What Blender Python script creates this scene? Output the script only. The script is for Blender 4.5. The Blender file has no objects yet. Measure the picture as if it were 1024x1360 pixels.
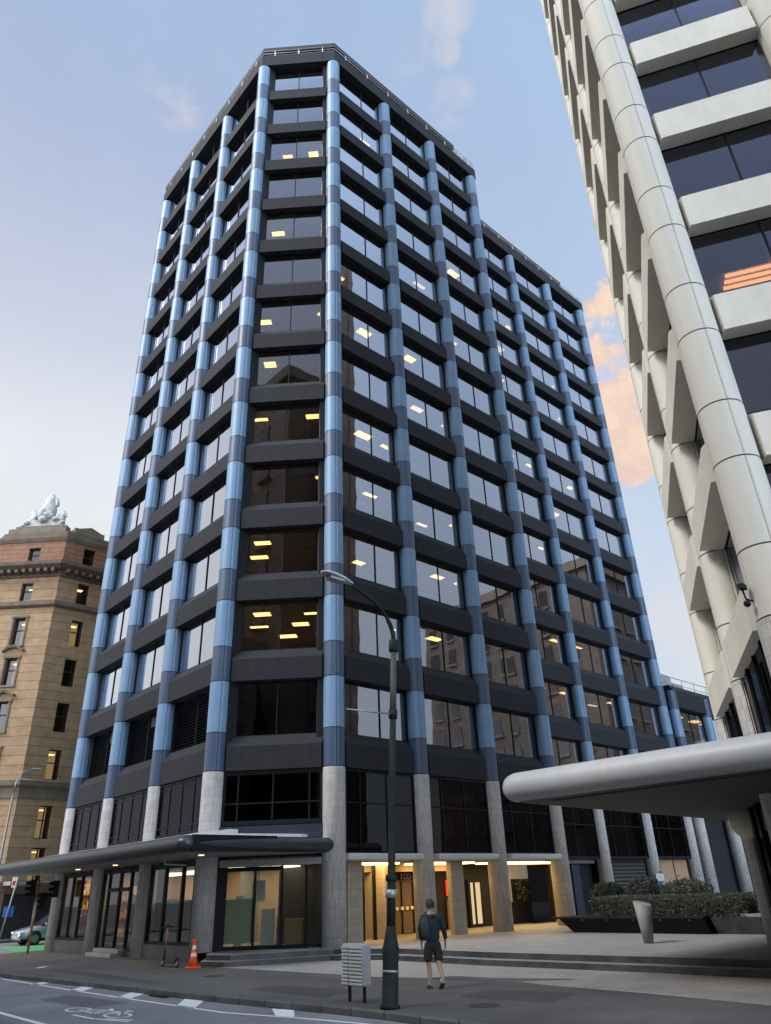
import bpy, math, random
from mathutils import Vector, Matrix
from math import sin, cos, pi, radians, atan2, hypot, sqrt
random.seed(7)
scene = bpy.context.scene
COL = scene.collection

# ------------------------------------------------------------------ materials
def nmat(name):
    m = bpy.data.materials.new(name); m.use_nodes = True
    nt = m.node_tree; nt.nodes.clear()
    out = nt.nodes.new('ShaderNodeOutputMaterial')
    return m, nt, out

def N(nt, t, **kw):
    n = nt.nodes.new(t)
    for k, v in kw.items():
        if k in n.inputs: n.inputs[k].default_value = v
        else: setattr(n, k, v)
    return n

def c4(c): return (c[0], c[1], c[2], 1)

def plain(name, col, rough=.6, metal=0., var=.12, scale=3., bump=0., bscale=30., spec=.5, stretch=(1, 1, 1), coat=0., streak=0.):
    m, nt, out = nmat(name)
    p = N(nt, 'ShaderNodeBsdfPrincipled', Roughness=rough, Metallic=metal)
    p.inputs['Specular IOR Level'].default_value = spec
    p.inputs['Coat Weight'].default_value = coat
    tc = N(nt, 'ShaderNodeTexCoord'); mp = N(nt, 'ShaderNodeMapping'); mp.inputs['Scale'].default_value = stretch
    nt.links.new(tc.outputs['Object'], mp.inputs['Vector'])
    nz = N(nt, 'ShaderNodeTexNoise', Scale=scale, Detail=6., Roughness=.6)
    nt.links.new(mp.outputs[0], nz.inputs['Vector'])
    mr = N(nt, 'ShaderNodeMapRange'); mr.inputs['From Min'].default_value = .25; mr.inputs['From Max'].default_value = .75
    mr.inputs['To Min'].default_value = 1 - var; mr.inputs['To Max'].default_value = 1 + var
    nt.links.new(nz.outputs['Fac'], mr.inputs['Value'])
    fac = mr.outputs[0]
    if streak:
        mp2 = N(nt, 'ShaderNodeMapping'); mp2.inputs['Scale'].default_value = (2.5, 2.5, .18)
        nt.links.new(tc.outputs['Object'], mp2.inputs['Vector'])
        n2 = N(nt, 'ShaderNodeTexNoise', Scale=2.2, Detail=5., Roughness=.65); nt.links.new(mp2.outputs[0], n2.inputs['Vector'])
        m2 = N(nt, 'ShaderNodeMapRange'); m2.inputs['From Min'].default_value = .3; m2.inputs['From Max'].default_value = .7
        m2.inputs['To Min'].default_value = 1 - streak; m2.inputs['To Max'].default_value = 1 + streak * .4
        nt.links.new(n2.outputs['Fac'], m2.inputs['Value'])
        mm = N(nt, 'ShaderNodeMath', operation='MULTIPLY'); nt.links.new(fac, mm.inputs[0]); nt.links.new(m2.outputs[0], mm.inputs[1]); fac = mm.outputs[0]
    sc = N(nt, 'ShaderNodeVectorMath', operation='SCALE'); sc.inputs[0].default_value = col
    nt.links.new(fac, sc.inputs['Scale']); nt.links.new(sc.outputs[0], p.inputs['Base Color'])
    r2 = N(nt, 'ShaderNodeMapRange'); r2.inputs['To Min'].default_value = max(.02, rough - .08); r2.inputs['To Max'].default_value = min(1, rough + .08)
    nt.links.new(nz.outputs['Fac'], r2.inputs['Value']); nt.links.new(r2.outputs[0], p.inputs['Roughness'])
    if bump:
        nb = N(nt, 'ShaderNodeTexNoise', Scale=bscale, Detail=5.); nt.links.new(mp.outputs[0], nb.inputs['Vector'])
        b = N(nt, 'ShaderNodeBump', Strength=bump, Distance=.02); nt.links.new(nb.outputs['Fac'], b.inputs['Height']); nt.links.new(b.outputs[0], p.inputs['Normal'])
    nt.links.new(p.outputs[0], out.inputs[0])
    return m

def emis(name, col, s, dim=0.):
    m, nt, out = nmat(name)
    e = N(nt, 'ShaderNodeEmission', Strength=s); e.inputs[0].default_value = c4(col)
    nt.links.new(e.outputs[0], out.inputs[0]); return m

def glass(name, tint=(.4, .38, .34), ior=2.0, refl=(.9, .92, 1.), wob=.004, rmul=1., coated=0):
    m, nt, out = nmat(name)
    t = N(nt, 'ShaderNodeBsdfTransparent'); t.inputs[0].default_value = c4(tint)
    g = N(nt, 'ShaderNodeBsdfGlossy', Roughness=.015); g.inputs[0].default_value = c4(refl)
    fr = N(nt, 'ShaderNodeFresnel', IOR=ior)
    mu = N(nt, 'ShaderNodeMath', operation='MULTIPLY'); mu.inputs[1].default_value = rmul; mu.use_clamp = True
    if coated:          # solar-coated pane: reflectance climbs early with the angle
        geo = N(nt, 'ShaderNodeNewGeometry'); dt = N(nt, 'ShaderNodeVectorMath', operation='DOT_PRODUCT'); nt.links.new(geo.outputs['Incoming'], dt.inputs[0]); nt.links.new(geo.outputs['Normal'], dt.inputs[1])
        ab = N(nt, 'ShaderNodeMath', operation='ABSOLUTE'); nt.links.new(dt.outputs['Value'], ab.inputs[0])
        sb = N(nt, 'ShaderNodeMath', operation='SUBTRACT'); sb.inputs[0].default_value = 1; nt.links.new(ab.outputs[0], sb.inputs[1])
        pw = N(nt, 'ShaderNodeMath', operation='POWER'); pw.inputs[1].default_value = 1.8; nt.links.new(sb.outputs[0], pw.inputs[0])
        ma = N(nt, 'ShaderNodeMath', operation='MULTIPLY_ADD'); ma.inputs[1].default_value = coated; ma.inputs[2].default_value = .07; nt.links.new(pw.outputs[0], ma.inputs[0]); fr = ma; mu.inputs[1].default_value = 1
    tc = N(nt, 'ShaderNodeTexCoord'); nz = N(nt, 'ShaderNodeTexNoise', Scale=.9, Detail=1.)
    nt.links.new(tc.outputs['Object'], nz.inputs['Vector'])
    b = N(nt, 'ShaderNodeBump', Strength=.5, Distance=wob); nt.links.new(nz.outputs['Fac'], b.inputs['Height'])
    nt.links.new(b.outputs[0], g.inputs['Normal'])
    mx = N(nt, 'ShaderNodeMixShader'); nt.links.new(fr.outputs[0], mu.inputs[0]); nt.links.new(mu.outputs[0], mx.inputs[0])
    nt.links.new(t.outputs[0], mx.inputs[1]); nt.links.new(g.outputs[0], mx.inputs[2]); nt.links.new(mx.outputs[0], out.inputs[0])
    return m

def tiles(name, c1, c2, mortar, bw, bh, ms, off=0., coord='UV', rough=.7, bump=.25, noise=.12, zx=False, streak=.0, grime=0.):
    """masonry laid out by brick texture; coord UV, or object space with (x+y, z)"""
    m, nt, out = nmat(name)
    p = N(nt, 'ShaderNodeBsdfPrincipled', Roughness=rough)
    tc = N(nt, 'ShaderNodeTexCoord')
    if coord == 'UV': vec = tc.outputs['UV']
    elif coord == 'XY': vec = tc.outputs['Object']
    else:
        sp = N(nt, 'ShaderNodeSeparateXYZ'); nt.links.new(tc.outputs['Object'], sp.inputs[0])
        ad = N(nt, 'ShaderNodeMath', operation='SUBTRACT'); nt.links.new(sp.outputs[0], ad.inputs[0]); nt.links.new(sp.outputs[1], ad.inputs[1])
        cb = N(nt, 'ShaderNodeCombineXYZ'); nt.links.new(ad.outputs[0], cb.inputs[0]); nt.links.new(sp.outputs[2], cb.inputs[1]); vec = cb.outputs[0]
    br = N(nt, 'ShaderNodeTexBrick'); br.offset = off; br.squash = 1
    br.inputs['Color1'].default_value = c4(c1); br.inputs['Color2'].default_value = c4(c2); br.inputs['Mortar'].default_value = c4(mortar)
    br.inputs['Scale'].default_value = 1; br.inputs['Mortar Size'].default_value = ms; br.inputs['Brick Width'].default_value = bw; br.inputs['Row Height'].default_value = bh
    br.inputs['Mortar Smooth'].default_value = .1
    nt.links.new(vec, br.inputs['Vector'])
    nz = N(nt, 'ShaderNodeTexNoise', Scale=1.3, Detail=7., Roughness=.65); nt.links.new(tc.outputs['Object'], nz.inputs['Vector'])
    mr = N(nt, 'ShaderNodeMapRange'); mr.inputs['From Min'].default_value = .25; mr.inputs['From Max'].default_value = .75
    mr.inputs['To Min'].default_value = 1 - noise; mr.inputs['To Max'].default_value = 1 + noise
    nt.links.new(nz.outputs['Fac'], mr.inputs['Value'])
    sc = N(nt, 'ShaderNodeVectorMath', operation='SCALE'); nt.links.new(br.outputs['Color'], sc.inputs[0]); nt.links.new(mr.outputs[0], sc.inputs['Scale'])
    nt.links.new(sc.outputs[0], p.inputs['Base Color'])
    b = N(nt, 'ShaderNodeBump', Strength=bump, Distance=.01); b.invert = True
    nt.links.new(br.outputs['Fac'], b.inputs['Height']); nt.links.new(b.outputs[0], p.inputs['Normal'])
    nt.links.new(p.outputs[0], out.inputs[0]); return m

M = {}
M['blue'] = plain('light_blue_enamel', (.185, .315, .485), .42, var=.10, scale=1.1, streak=.12)
M['navy'] = plain('dark_blue_enamel', (.064, .10, .17), .42, var=.06, scale=.8)
M['seam'] = plain('dark_seam', (.02, .03, .05), .6)  # dark joint grooves between the column cladding panels
M['spandrel'] = plain('charcoal_board_marked_concrete', (.024, .0255, .031), .78, spec=.3, var=.42, scale=2.4, bump=.5, bscale=26, stretch=(1, 1, 5), streak=.18)
M['black'] = plain('black_frame', (.009, .010, .013), .55, var=.1, spec=.2)
M['jamb'] = plain('dark_jamb', (.012, .013, .017), .6, spec=.25)
M['roofdark'] = plain('dark_roof_slats', (.04, .042, .05), .55, var=.2)
M['glass'] = glass('tower_glass', (.42, .39, .34), 1.8, coated=1.6)
M['dglass'] = glass('dark_lower_glass', (.07, .07, .07), 1.5, rmul=.45)
M['shopglass'] = glass('shopfront_glass', (.72, .74, .70), 1.45)
M['rglass'] = glass('purple_tinted_glass', (.16, .14, .18), 1.7, (.78, .80, 1.), coated=.7)
M['ceil'] = tiles('ceiling_tiles', (.62, .55, .44), (.56, .50, .40), (.30, .26, .20), .6, .6, .02, coord='XY', rough=.9, noise=.15)
M['core'] = plain('office_core_wall', (.36, .27, .19), .8, var=.3, scale=.4)
M['floorin'] = plain('office_carpet', (.2, .17, .14), .9)
M['lamp_on'] = emis('ceiling_light_glow', (1, .64, .21), 6.5)
M['lamp_pale'] = emis('pale_light_glow', (1, .84, .55), 3.2)
M['tile'] = tiles('stone_tile', (.60, .59, .57), (.47, .46, .445), (.27, .26, .245), .088, .3, .0045, off=0., rough=.6, noise=.16)
M['tilewarm'] = tiles('stone_tile_wall', (.44, .40, .33), (.38, .34, .28), (.24, .2, .16), .3, .3, .006, coord='O', rough=.6)
M['conc'] = plain('pale_precast_concrete', (.71, .68, .59), .68, var=.08, scale=1.2, bump=.12, bscale=60, streak=.06)
M['concseam'] = plain('precast_joint', (.1, .1, .095), .8)
M['conccol'] = plain('pale_enamel_cladding', (.66, .64, .565), .62, var=.04, scale=.7, coat=.0, streak=.04)
M['white'] = plain('white_painted_steel', (.6, .6, .6), .45, var=.08)
M['canopyW'] = plain('silver_canopy_edge', (.42, .43, .43), .45, metal=.0, var=.06, streak=.05)
M['canopyD'] = plain('dark_metal_canopy_edge', (.06, .062, .07), .38, metal=.5, var=.2, scale=1.5)
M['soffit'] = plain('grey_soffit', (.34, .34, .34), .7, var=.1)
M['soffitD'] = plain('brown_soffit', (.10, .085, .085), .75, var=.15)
M['sand'] = tiles('banded_sandstone', (.42, .285, .17), (.36, .24, .145), (.18, .12, .075), 40., .70, .022, off=.3, coord='O', rough=.85, noise=.28, bump=.8)
M['sandred'] = tiles('red_stone_attic', (.32, .165, .10), (.27, .14, .085), (.10, .06, .04), 1.9, .42, .02, off=.5, coord='O', rough=.85, noise=.22, bump=.6)
M['trim'] = plain('carved_stone_trim', (.20, .165, .125), .85, var=.3, scale=1.1, bump=.5, bscale=9)
M['cornice'] = plain('weathered_cornice', (.17, .125, .10), .85, var=.35, scale=2, bump=.5, bscale=9)
M['statue'] = plain('pale_weathered_stone', (.52, .53, .52), .8, var=.25, scale=3, bump=.6, bscale=14)
M['oldglass'] = glass('old_window_glass', (.35, .35, .35), 1.7)
M['oldframe'] = plain('dark_timber_frame', (.035, .035, .04), .6)
M['winlit'] = emis('lit_office_inside', (1., .66, .28), .75)
M['windark'] = plain('unlit_office_inside', (.05, .05, .055), .9)

def asphalt(name, base, speck=.25, patch=.25):
    m, nt, out = nmat(name)
    p = N(nt, 'ShaderNodeBsdfPrincipled', Roughness=.8); tc = N(nt, 'ShaderNodeTexCoord')
    a = N(nt, 'ShaderNodeTexNoise', Scale=.35, Detail=5., Roughness=.6); b = N(nt, 'ShaderNodeTexNoise', Scale=45., Detail=3.)
    w = N(nt, 'ShaderNodeTexNoise', Scale=2.4, Detail=5., Roughness=.7, Distortion=.8)
    for x in (a, b, w): nt.links.new(tc.outputs['Object'], x.inputs['Vector'])
    def mr(n, lo, hi, v):
        r = N(nt, 'ShaderNodeMapRange'); r.inputs['From Min'].default_value = lo; r.inputs['From Max'].default_value = hi
        r.inputs['To Min'].default_value = 1 - v; r.inputs['To Max'].default_value = 1 + v; nt.links.new(n.outputs['Fac'], r.inputs['Value']); return r.outputs[0]
    m1 = N(nt, 'ShaderNodeMath', operation='MULTIPLY'); nt.links.new(mr(a, .3, .7, patch), m1.inputs[0]); nt.links.new(mr(b, .3, .7, speck), m1.inputs[1])
    m2 = N(nt, 'ShaderNodeMath', operation='MULTIPLY'); nt.links.new(m1.outputs[0], m2.inputs[0]); nt.links.new(mr(w, .3, .7, .12), m2.inputs[1])
    sc = N(nt, 'ShaderNodeVectorMath', operation='SCALE'); sc.inputs[0].default_value = base; nt.links.new(m2.outputs[0], sc.inputs['Scale']); nt.links.new(sc.outputs[0], p.inputs['Base Color'])
    bp = N(nt, 'ShaderNodeBump', Strength=.35, Distance=.006); nt.links.new(b.outputs['Fac'], bp.inputs['Height']); nt.links.new(bp.outputs[0], p.inputs['Normal'])
    r = N(nt, 'ShaderNodeMapRange'); r.inputs['To Min'].default_value = .6; r.inputs['To Max'].default_value = .95; nt.links.new(a.outputs['Fac'], r.inputs['Value']); nt.links.new(r.outputs[0], p.inputs['Roughness'])
    nt.links.new(p.outputs[0], out.inputs[0]); return m
M['road'] = asphalt('asphalt_road', (.205, .197, .20))
M['walk'] = asphalt('asphalt_footpath', (.083, .079, .076), patch=.32)
M['far'] = asphalt('far_ground', (.08, .08, .08))
M['paver'] = tiles('pale_plaza_paver', (.30, .29, .28), (.265, .26, .25), (.18, .17, .165), .6, .6, .008, coord='XY', rough=.65, noise=.16, bump=.1)
M['kerb'] = tiles('basalt_kerb', (.12, .115, .105), (.085, .083, .078), (.03, .03, .03), .95, 3., .02, off=0., coord='O', rough=.8, noise=.3)
M['step'] = plain('black_marble_riser', (.045, .047, .05), .35, var=.7, scale=2.2)
M['tread'] = plain('granite_tread', (.24, .24, .235), .6, var=.2, scale=2)
def worn(name, col, wear=.45):
    m, nt, out = nmat(name)
    p = N(nt, 'ShaderNodeBsdfPrincipled', Roughness=.7); tc = N(nt, 'ShaderNodeTexCoord')
    nz = N(nt, 'ShaderNodeTexNoise', Scale=9., Detail=8., Roughness=.75); nt.links.new(tc.outputs['Object'], nz.inputs['Vector'])
    cr = N(nt, 'ShaderNodeMapRange'); cr.inputs['From Min'].default_value = wear - .08; cr.inputs['From Max'].default_value = wear + .12
    nt.links.new(nz.outputs['Fac'], cr.inputs['Value'])
    mx = N(nt, 'ShaderNodeMix', data_type='RGBA'); nt.links.new(cr.outputs[0], mx.inputs['Factor'])
    mx.inputs['A'].default_value = (.16, .16, .17, 1); mx.inputs['B'].default_value = c4(col)
    nt.links.new(mx.outputs['Result'], p.inputs['Base Color']); nt.links.new(p.outputs[0], out.inputs[0]); return m
M['paint'] = worn('white_road_paint', (.80, .79, .78), .36)
M['green'] = worn('green_lane_paint', (.09, .34, .13), .30)
M['red'] = plain('red_panel', (.55, .05, .03), .4)
M['orange'] = plain('orange_plastic', (.85, .09, .025), .45, var=.15)
M['refl'] = plain('white_reflective_band', (.75, .72, .66), .4)
M['rubber'] = plain('black_rubber', (.018, .018, .02), .7)
M['steel'] = plain('grey_galvanised', (.30, .31, .32), .45, metal=.5, var=.15)
M['dgreen'] = plain('dark_green_lamp_post', (.010, .016, .014), .75, spec=.25, var=.5, scale=6, bump=.3)
M['rust'] = plain('weathered_post_paint', (.042, .047, .038), .7, var=.6, scale=7)
M['wood'] = plain('warm_timber', (.34, .20, .09), .5, var=.25, scale=2, stretch=(6, 6, .6))
M['frost'] = plain('frosted_film', (.42, .45, .36), .6, var=.08)
M['whitebox'] = plain('white_board', (.55, .56, .54), .7)
M['carpaint'] = plain('silver_blue_car_paint', (.40, .45, .52), .25, metal=.3, var=.05, coat=.8)
M['carglass'] = plain('car_window_glass', (.02, .022, .028), .06)
M['headlamp'] = plain('headlamp_lens', (.8, .82, .85), .1)
M['leaf'] = plain('hedge_leaf', (.019, .029, .015), .55, var=.5, scale=5)
M['leaf2'] = plain('hedge_leaf_pale', (.036, .046, .024), .55, var=.5, scale=5)
M['leafred'] = plain('hedge_leaf_russet', (.036, .027, .018), .55, var=.5, scale=5)
M['bark'] = plain('bark', (.05, .04, .03), .9)
M['skin'] = plain('skin', (.30, .16, .11), .5, var=.08)
M['hoodie'] = plain('dark_green_fleece', (.008, .024, .026), .9, var=.25, scale=8, bump=.5, bscale=20)
M['shorts'] = plain('black_shorts_cloth', (.016, .014, .016), .9, var=.2, bump=.4)
M['hair'] = plain('dark_brown_hair', (.022, .015, .010), .7, var=.4, scale=30, bump=.8, bscale=60)
M['shoe'] = plain('dark_shoe', (.02, .02, .022), .6)
M['sock'] = plain('white_sock', (.5, .48, .46), .8)
M['bluepanel'] = plain('navy_panel', (.018, .022, .045), .5)
M['tan'] = plain('tan_blind', (.40, .26, .16), .8, var=.08)
M['shutter'] = plain('grey_roller_shutter', (.055, .052, .05), .6)
M['bronze'] = plain('bronze_letter', (.45, .35, .18), .4, metal=.6)
M['bluesign'] = plain('blue_sign_face', (.04, .14, .45), .5)
M['pinkstem'] = plain('salmon_scooter_stem', (.42, .14, .12), .4)
M['brownblock'] = tiles('brown_stone_block', (.15, .115, .09), (.12, .095, .075), (.035, .028, .022), 1.8, .6, .02, off=.5, coord='O', noise=.3)
M['greyblock'] = tiles('grey_facade_block', (.16, .14, .13), (.13, .12, .11), (.06, .05, .05), 1.6, 1.2, .03, off=0., coord='O', noise=.3)

# ------------------------------------------------------------------ mesh builder
class MB:
    def __init__(s): s.v = []; s.f = []; s.mi = []; s.uv = {}; s.sm = []
    def face(s, idx, m=0, uv=None, sm=False):
        if uv: s.uv[len(s.f)] = uv
        s.f.append(idx); s.mi.append(m); s.sm.append(sm)
    def box(s, x0, x1, y0, y1, z0, z1, m=0, T=None):
        b = len(s.v)
        P = [(x0, y0, z0), (x1, y0, z0), (x1, y1, z0), (x0, y1, z0), (x0, y0, z1), (x1, y0, z1), (x1, y1, z1), (x0, y1, z1)]
        if T: P = [T(*p) for p in P]
        s.v += P
        for q in ((0, 3, 2, 1), (4, 5, 6, 7), (0, 1, 5, 4), (1, 2, 6, 5), (2, 3, 7, 6), (3, 0, 4, 7)):
            s.face([b + i for i in q], m)
        return s
    def prism(s, prof, x0, x1, m=0, T=None, x0b=None, x1b=None):
        """profile points (o, z) run along the first axis; T(s, o, z) maps to the world"""
        b = len(s.v); n = len(prof)
        for k, xx in enumerate((x0, x1)):
            for (o, z) in prof: s.v.append(T(xx, o, z) if T else (xx, o, z))
        for i in range(n):
            j = (i + 1) % n; s.face([b + i, b + j, b + n + j, b + n + i], m)
        s.face([b + i for i in range(n)][::-1], m); s.face([b + n + i for i in range(n)], m)
        return s
    def poly(s, pts, z0, z1, m=0, mt=None, mb=None):
        b = len(s.v); n = len(pts)
        s.v += [(p[0], p[1], z0) for p in pts] + [(p[0], p[1], z1) for p in pts]
        for i in range(n):
            j = (i + 1) % n; s.face([b + i, b + j, b + n + j, b + n + i], m)
        s.face([b + i for i in range(n)][::-1], m if mb is None else mb); s.face([b + n + i for i in range(n)], m if mt is None else mt)
        return s
    def lathe(s, prof, c=(0, 0), n=40, m=0, seams=(), depth=.012, uvr=None, T=None, cap=True):
        """prof list of (r, z, mat of the segment above)"""
        ang = []
        for i in range(n): ang.append((2 * pi * i / n, 0))
        for a in seams:
            w = .016
            ang += [(a - w, 0), (a - w * .6, depth), (a + w * .6, depth), (a + w, 0)]
        ang = sorted(((a % (2 * pi)), d) for a, d in ang); K = len(ang); b = len(s.v)
        R0 = uvr or prof[0][0]
        def ringv(r, z):
            for a, d in ang:
                p = (c[0] + (r - d) * cos(a), c[1] + (r - d) * sin(a), z); s.v.append(T(*p) if T else p)
        for k in range(len(prof) - 1):
            b0 = len(s.v); ringv(prof[k][0], prof[k][1]); ringv(prof[k + 1][0], prof[k + 1][1])
            if k == len(prof) - 2: blast = b0 + K
            for i in range(K):
                j = (i + 1) % K; a0 = ang[i][0]; a1 = ang[j][0] if j else 2 * pi
                z0, z1 = prof[k][1], prof[k + 1][1]
                mm = prof[k][2]
                if seams and ang[i][1] > 0 and ang[j][1] > 0 and prof[k][2] in (0, 1): mm = 2
                s.face([b0 + i, b0 + j, b0 + K + j, b0 + K + i], mm,
                       [(a0 * R0, z0), (a1 * R0, z0), (a1 * R0, z1), (a0 * R0, z1)], True)
        if cap:
            s.face([b + i for i in range(K)][::-1], prof[0][2]); s.face([blast + i for i in range(K)], prof[-2][2])
        return s
    def cyl(s, c, r, z0, z1, n=20, m=0, r1=None):
        return s.lathe([(r, z0, m), (r if r1 is None else r1, z1, m)], c, n)
    def tube(s, pts, r, n=10, m=0, cap=True):
        pts = [Vector(p) for p in pts]; b = len(s.v); rs = r if isinstance(r, (list, tuple)) else [r] * len(pts)
        for i, p in enumerate(pts):
            d = (pts[min(i + 1, len(pts) - 1)] - pts[max(i - 1, 0)]).normalized()
            u = d.cross(Vector((0, 0, 1)));  u = u if u.length > .05 else d.cross(Vector((1, 0, 0)))
            if i and abs(u.normalized().dot(pu)) < .5: u = pu - d * pu.dot(d)
            u.normalize(); pu = u; w = d.cross(u)
            for k in range(n):
                a = 2 * pi * k / n; s.v.append(tuple(p + (u * cos(a) + w * sin(a)) * rs[i]))
        for i in range(len(pts) - 1):
            for k in range(n):
                j = (k + 1) % n; s.face([b + i * n + k, b + i * n + j, b + (i + 1) * n + j, b + (i + 1) * n + k], m, sm=True)
        if cap:
            s.face([b + k for k in range(n)][::-1], m); s.face([b + (len(pts) - 1) * n + k for k in range(n)], m)
        return s
    def ball(s, c, r, m=0, n=12, k=8):
        b = len(s.v); r = r if isinstance(r, (tuple, list)) else (r, r, r)
        for i in range(k + 1):
            t = pi * i / k
            for j in range(n):
                a = 2 * pi * j / n; s.v.append((c[0] + r[0] * sin(t) * cos(a), c[1] + r[1] * sin(t) * sin(a), c[2] + r[2] * cos(t)))
        for i in range(k):
            for j in range(n):
                q = (j + 1) % n; s.face([b + i * n + j, b + (i + 1) * n + j, b + (i + 1) * n + q, b + i * n + q], m, sm=True)
        return s
    def build(s, name, mats, parent=None, origin=None, bevel=0., weld=False):
        if not isinstance(mats, (list, tuple)): mats = [mats]
        mats = [M[x] if isinstance(x, str) else x for x in mats]
        if origin is None:
            lo = [min(v[i] for v in s.v) for i in range(3)]; hi = [max(v[i] for v in s.v) for i in range(3)]
            origin = ((lo[0] + hi[0]) / 2, (lo[1] + hi[1]) / 2, lo[2])
        me = bpy.data.meshes.new(name)
        me.from_pydata([(v[0] - origin[0], v[1] - origin[1], v[2] - origin[2]) for v in s.v], [], s.f)
        for m in mats: me.materials.append(m)
        uvl = me.uv_layers.new(name='UVMap') if s.uv else None
        for i, p in enumerate(me.polygons):
            p.material_index = min(s.mi[i], len(mats) - 1); p.use_smooth = s.sm[i]
            if uvl and i in s.uv:
                for li, q in zip(p.loop_indices, s.uv[i]): uvl.data[li].uv = q
        me.update()
        o = bpy.data.objects.new(name, me); COL.objects.link(o)
        place(o, origin, parent)
        if bevel:
            bm = o.modifiers.new('edge', 'BEVEL'); bm.width = bevel; bm.segments = 2; bm.limit_method = 'ANGLE'; bm.angle_limit = radians(50)
        return o

WORLDPOS = {}
def place(o, origin, parent):
    WORLDPOS[o.name] = Vector(origin)
    if parent is not None:
        o.parent = parent; o.location = Vector(origin) - WORLDPOS[parent.name]
    else: o.location = origin

def tag(o, label=None, cat=None, group=None, kind=None):
    if label: o['label'] = label
    if cat: o['category'] = cat
    if group: o['group'] = group
    if kind: o['kind'] = kind
    return o
def thing(name, loc, label, cat, group=None):
    o = bpy.data.objects.new(name, None); COL.objects.link(o); o.empty_display_size = .3
    place(o, loc, None); return tag(o, label, cat, group)

class Merge(MB):
    def add(s, o):
        b = len(s.v); s.v += o.v
        for i, f in enumerate(o.f):
            if i in o.uv: s.uv[len(s.f)] = o.uv[i]
            s.f.append([b + k for k in f]); s.mi.append(o.mi[i]); s.sm.append(o.sm[i])
CAMP = Vector((-18.14, -23.125, -4.322))
def capped(name, plural, items, mats, parent, cap=100):
    """items (MB, sub-part list) -> the nearest `cap` as parts of their own, the rest as one"""
    def cen(mb):
        n = len(mb.v); return Vector((sum(v[0] for v in mb.v) / n, sum(v[1] for v in mb.v) / n, sum(v[2] for v in mb.v) / n))
    items = sorted(items, key=lambda it: (cen(it[0]) - CAMP).length)
    for mb, subs in items[:cap]:
        o = mb.build(name, mats, parent)
        for (sn, smb, smat) in subs: smb.build(sn, smat, o)
    rest = items[cap:]
    if rest:
        g = Merge()
        for mb, _ in rest: g.add(mb)
        o = tag(g.build(plural, mats, parent), kind='stuff')
        by = {}
        for _, subs in rest:
            for (sn, smb, smat) in subs: by.setdefault((sn, str(smat)), [Merge(), smat])[0].add(smb)
        for (sn, _), (g2, smat) in by.items(): tag(g2.build(sn + 's', smat, o), kind='stuff')

def frame(p, d):
    """a facade frame: T(s, o, z); s runs along the face, o outwards"""
    d = Vector((d[0], d[1])).normalized(); n = Vector((d[1], -d[0]))
    def T(s, o, z): return (p[0] + d.x * s + n.x * o, p[1] + d.y * s + n.y * o, z)
    return T

# ------------------------------------------------------------------ office tower facades
H = 3.5
BR = random.Random(21)
M['blind'] = plain('office_blind', (.26, .24, .21), .9, var=.1)
M['blind2'] = plain('office_blind_dark', (.12, .115, .11), .9, var=.1)
PROF = [(.22, .0), (.22, .90), (-.13, 1.34), (-.30, 1.34), (-.30, .06), (-.14, .0)]
def column_prof(z0, zt, r, ztop, base_mat=2):
    p = []
    if z0 < zt - .01:
        p += [(r + .015, z0, 3), (r + .015, zt - .02, 3), (r - .02, zt - .02, 2), (r - .02, zt, 2)]
    g = .018
    k = 0; z = zt
    levels = []
    while z < ztop - .3:
        levels.append((z, min(z + 1.45, ztop), 1)); 
        if z + 1.45 < ztop - .2: levels.append((z + 1.45, min(z + H, ztop), 0))
        z += H
    for (a, b, m) in levels:
        p += [(r, a + g, m), (r, b - g, 2), (r - .014, b - g, 2), (r - .014, b + g, 2)]
    p = p[:-2] + [(r, levels[-1][1], 2)]
    return p

def make_column(parent, x, y, r, zb, zt, ztop, rot=0, mats=('blue', 'navy', 'seam', 'tile'), seams=4):
    pr = column_prof(zb, zt, r, ztop)
    top = [q for q in pr if q[1] >= zt - 1e-6]; low = [q for q in pr if q[1] < zt]
    col = MB().lathe(top, (x, y), 36, seams=[rot + i * 2 * pi / seams for i in range(seams)]).build('column', list(mats), parent, (x, y, zt))
    if low:
        MB().lathe([(q[0], q[1], 0) for q in low], (x, y), 36).build('stone_base', [mats[3]], col, (x, y, zb))
    return col

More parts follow.
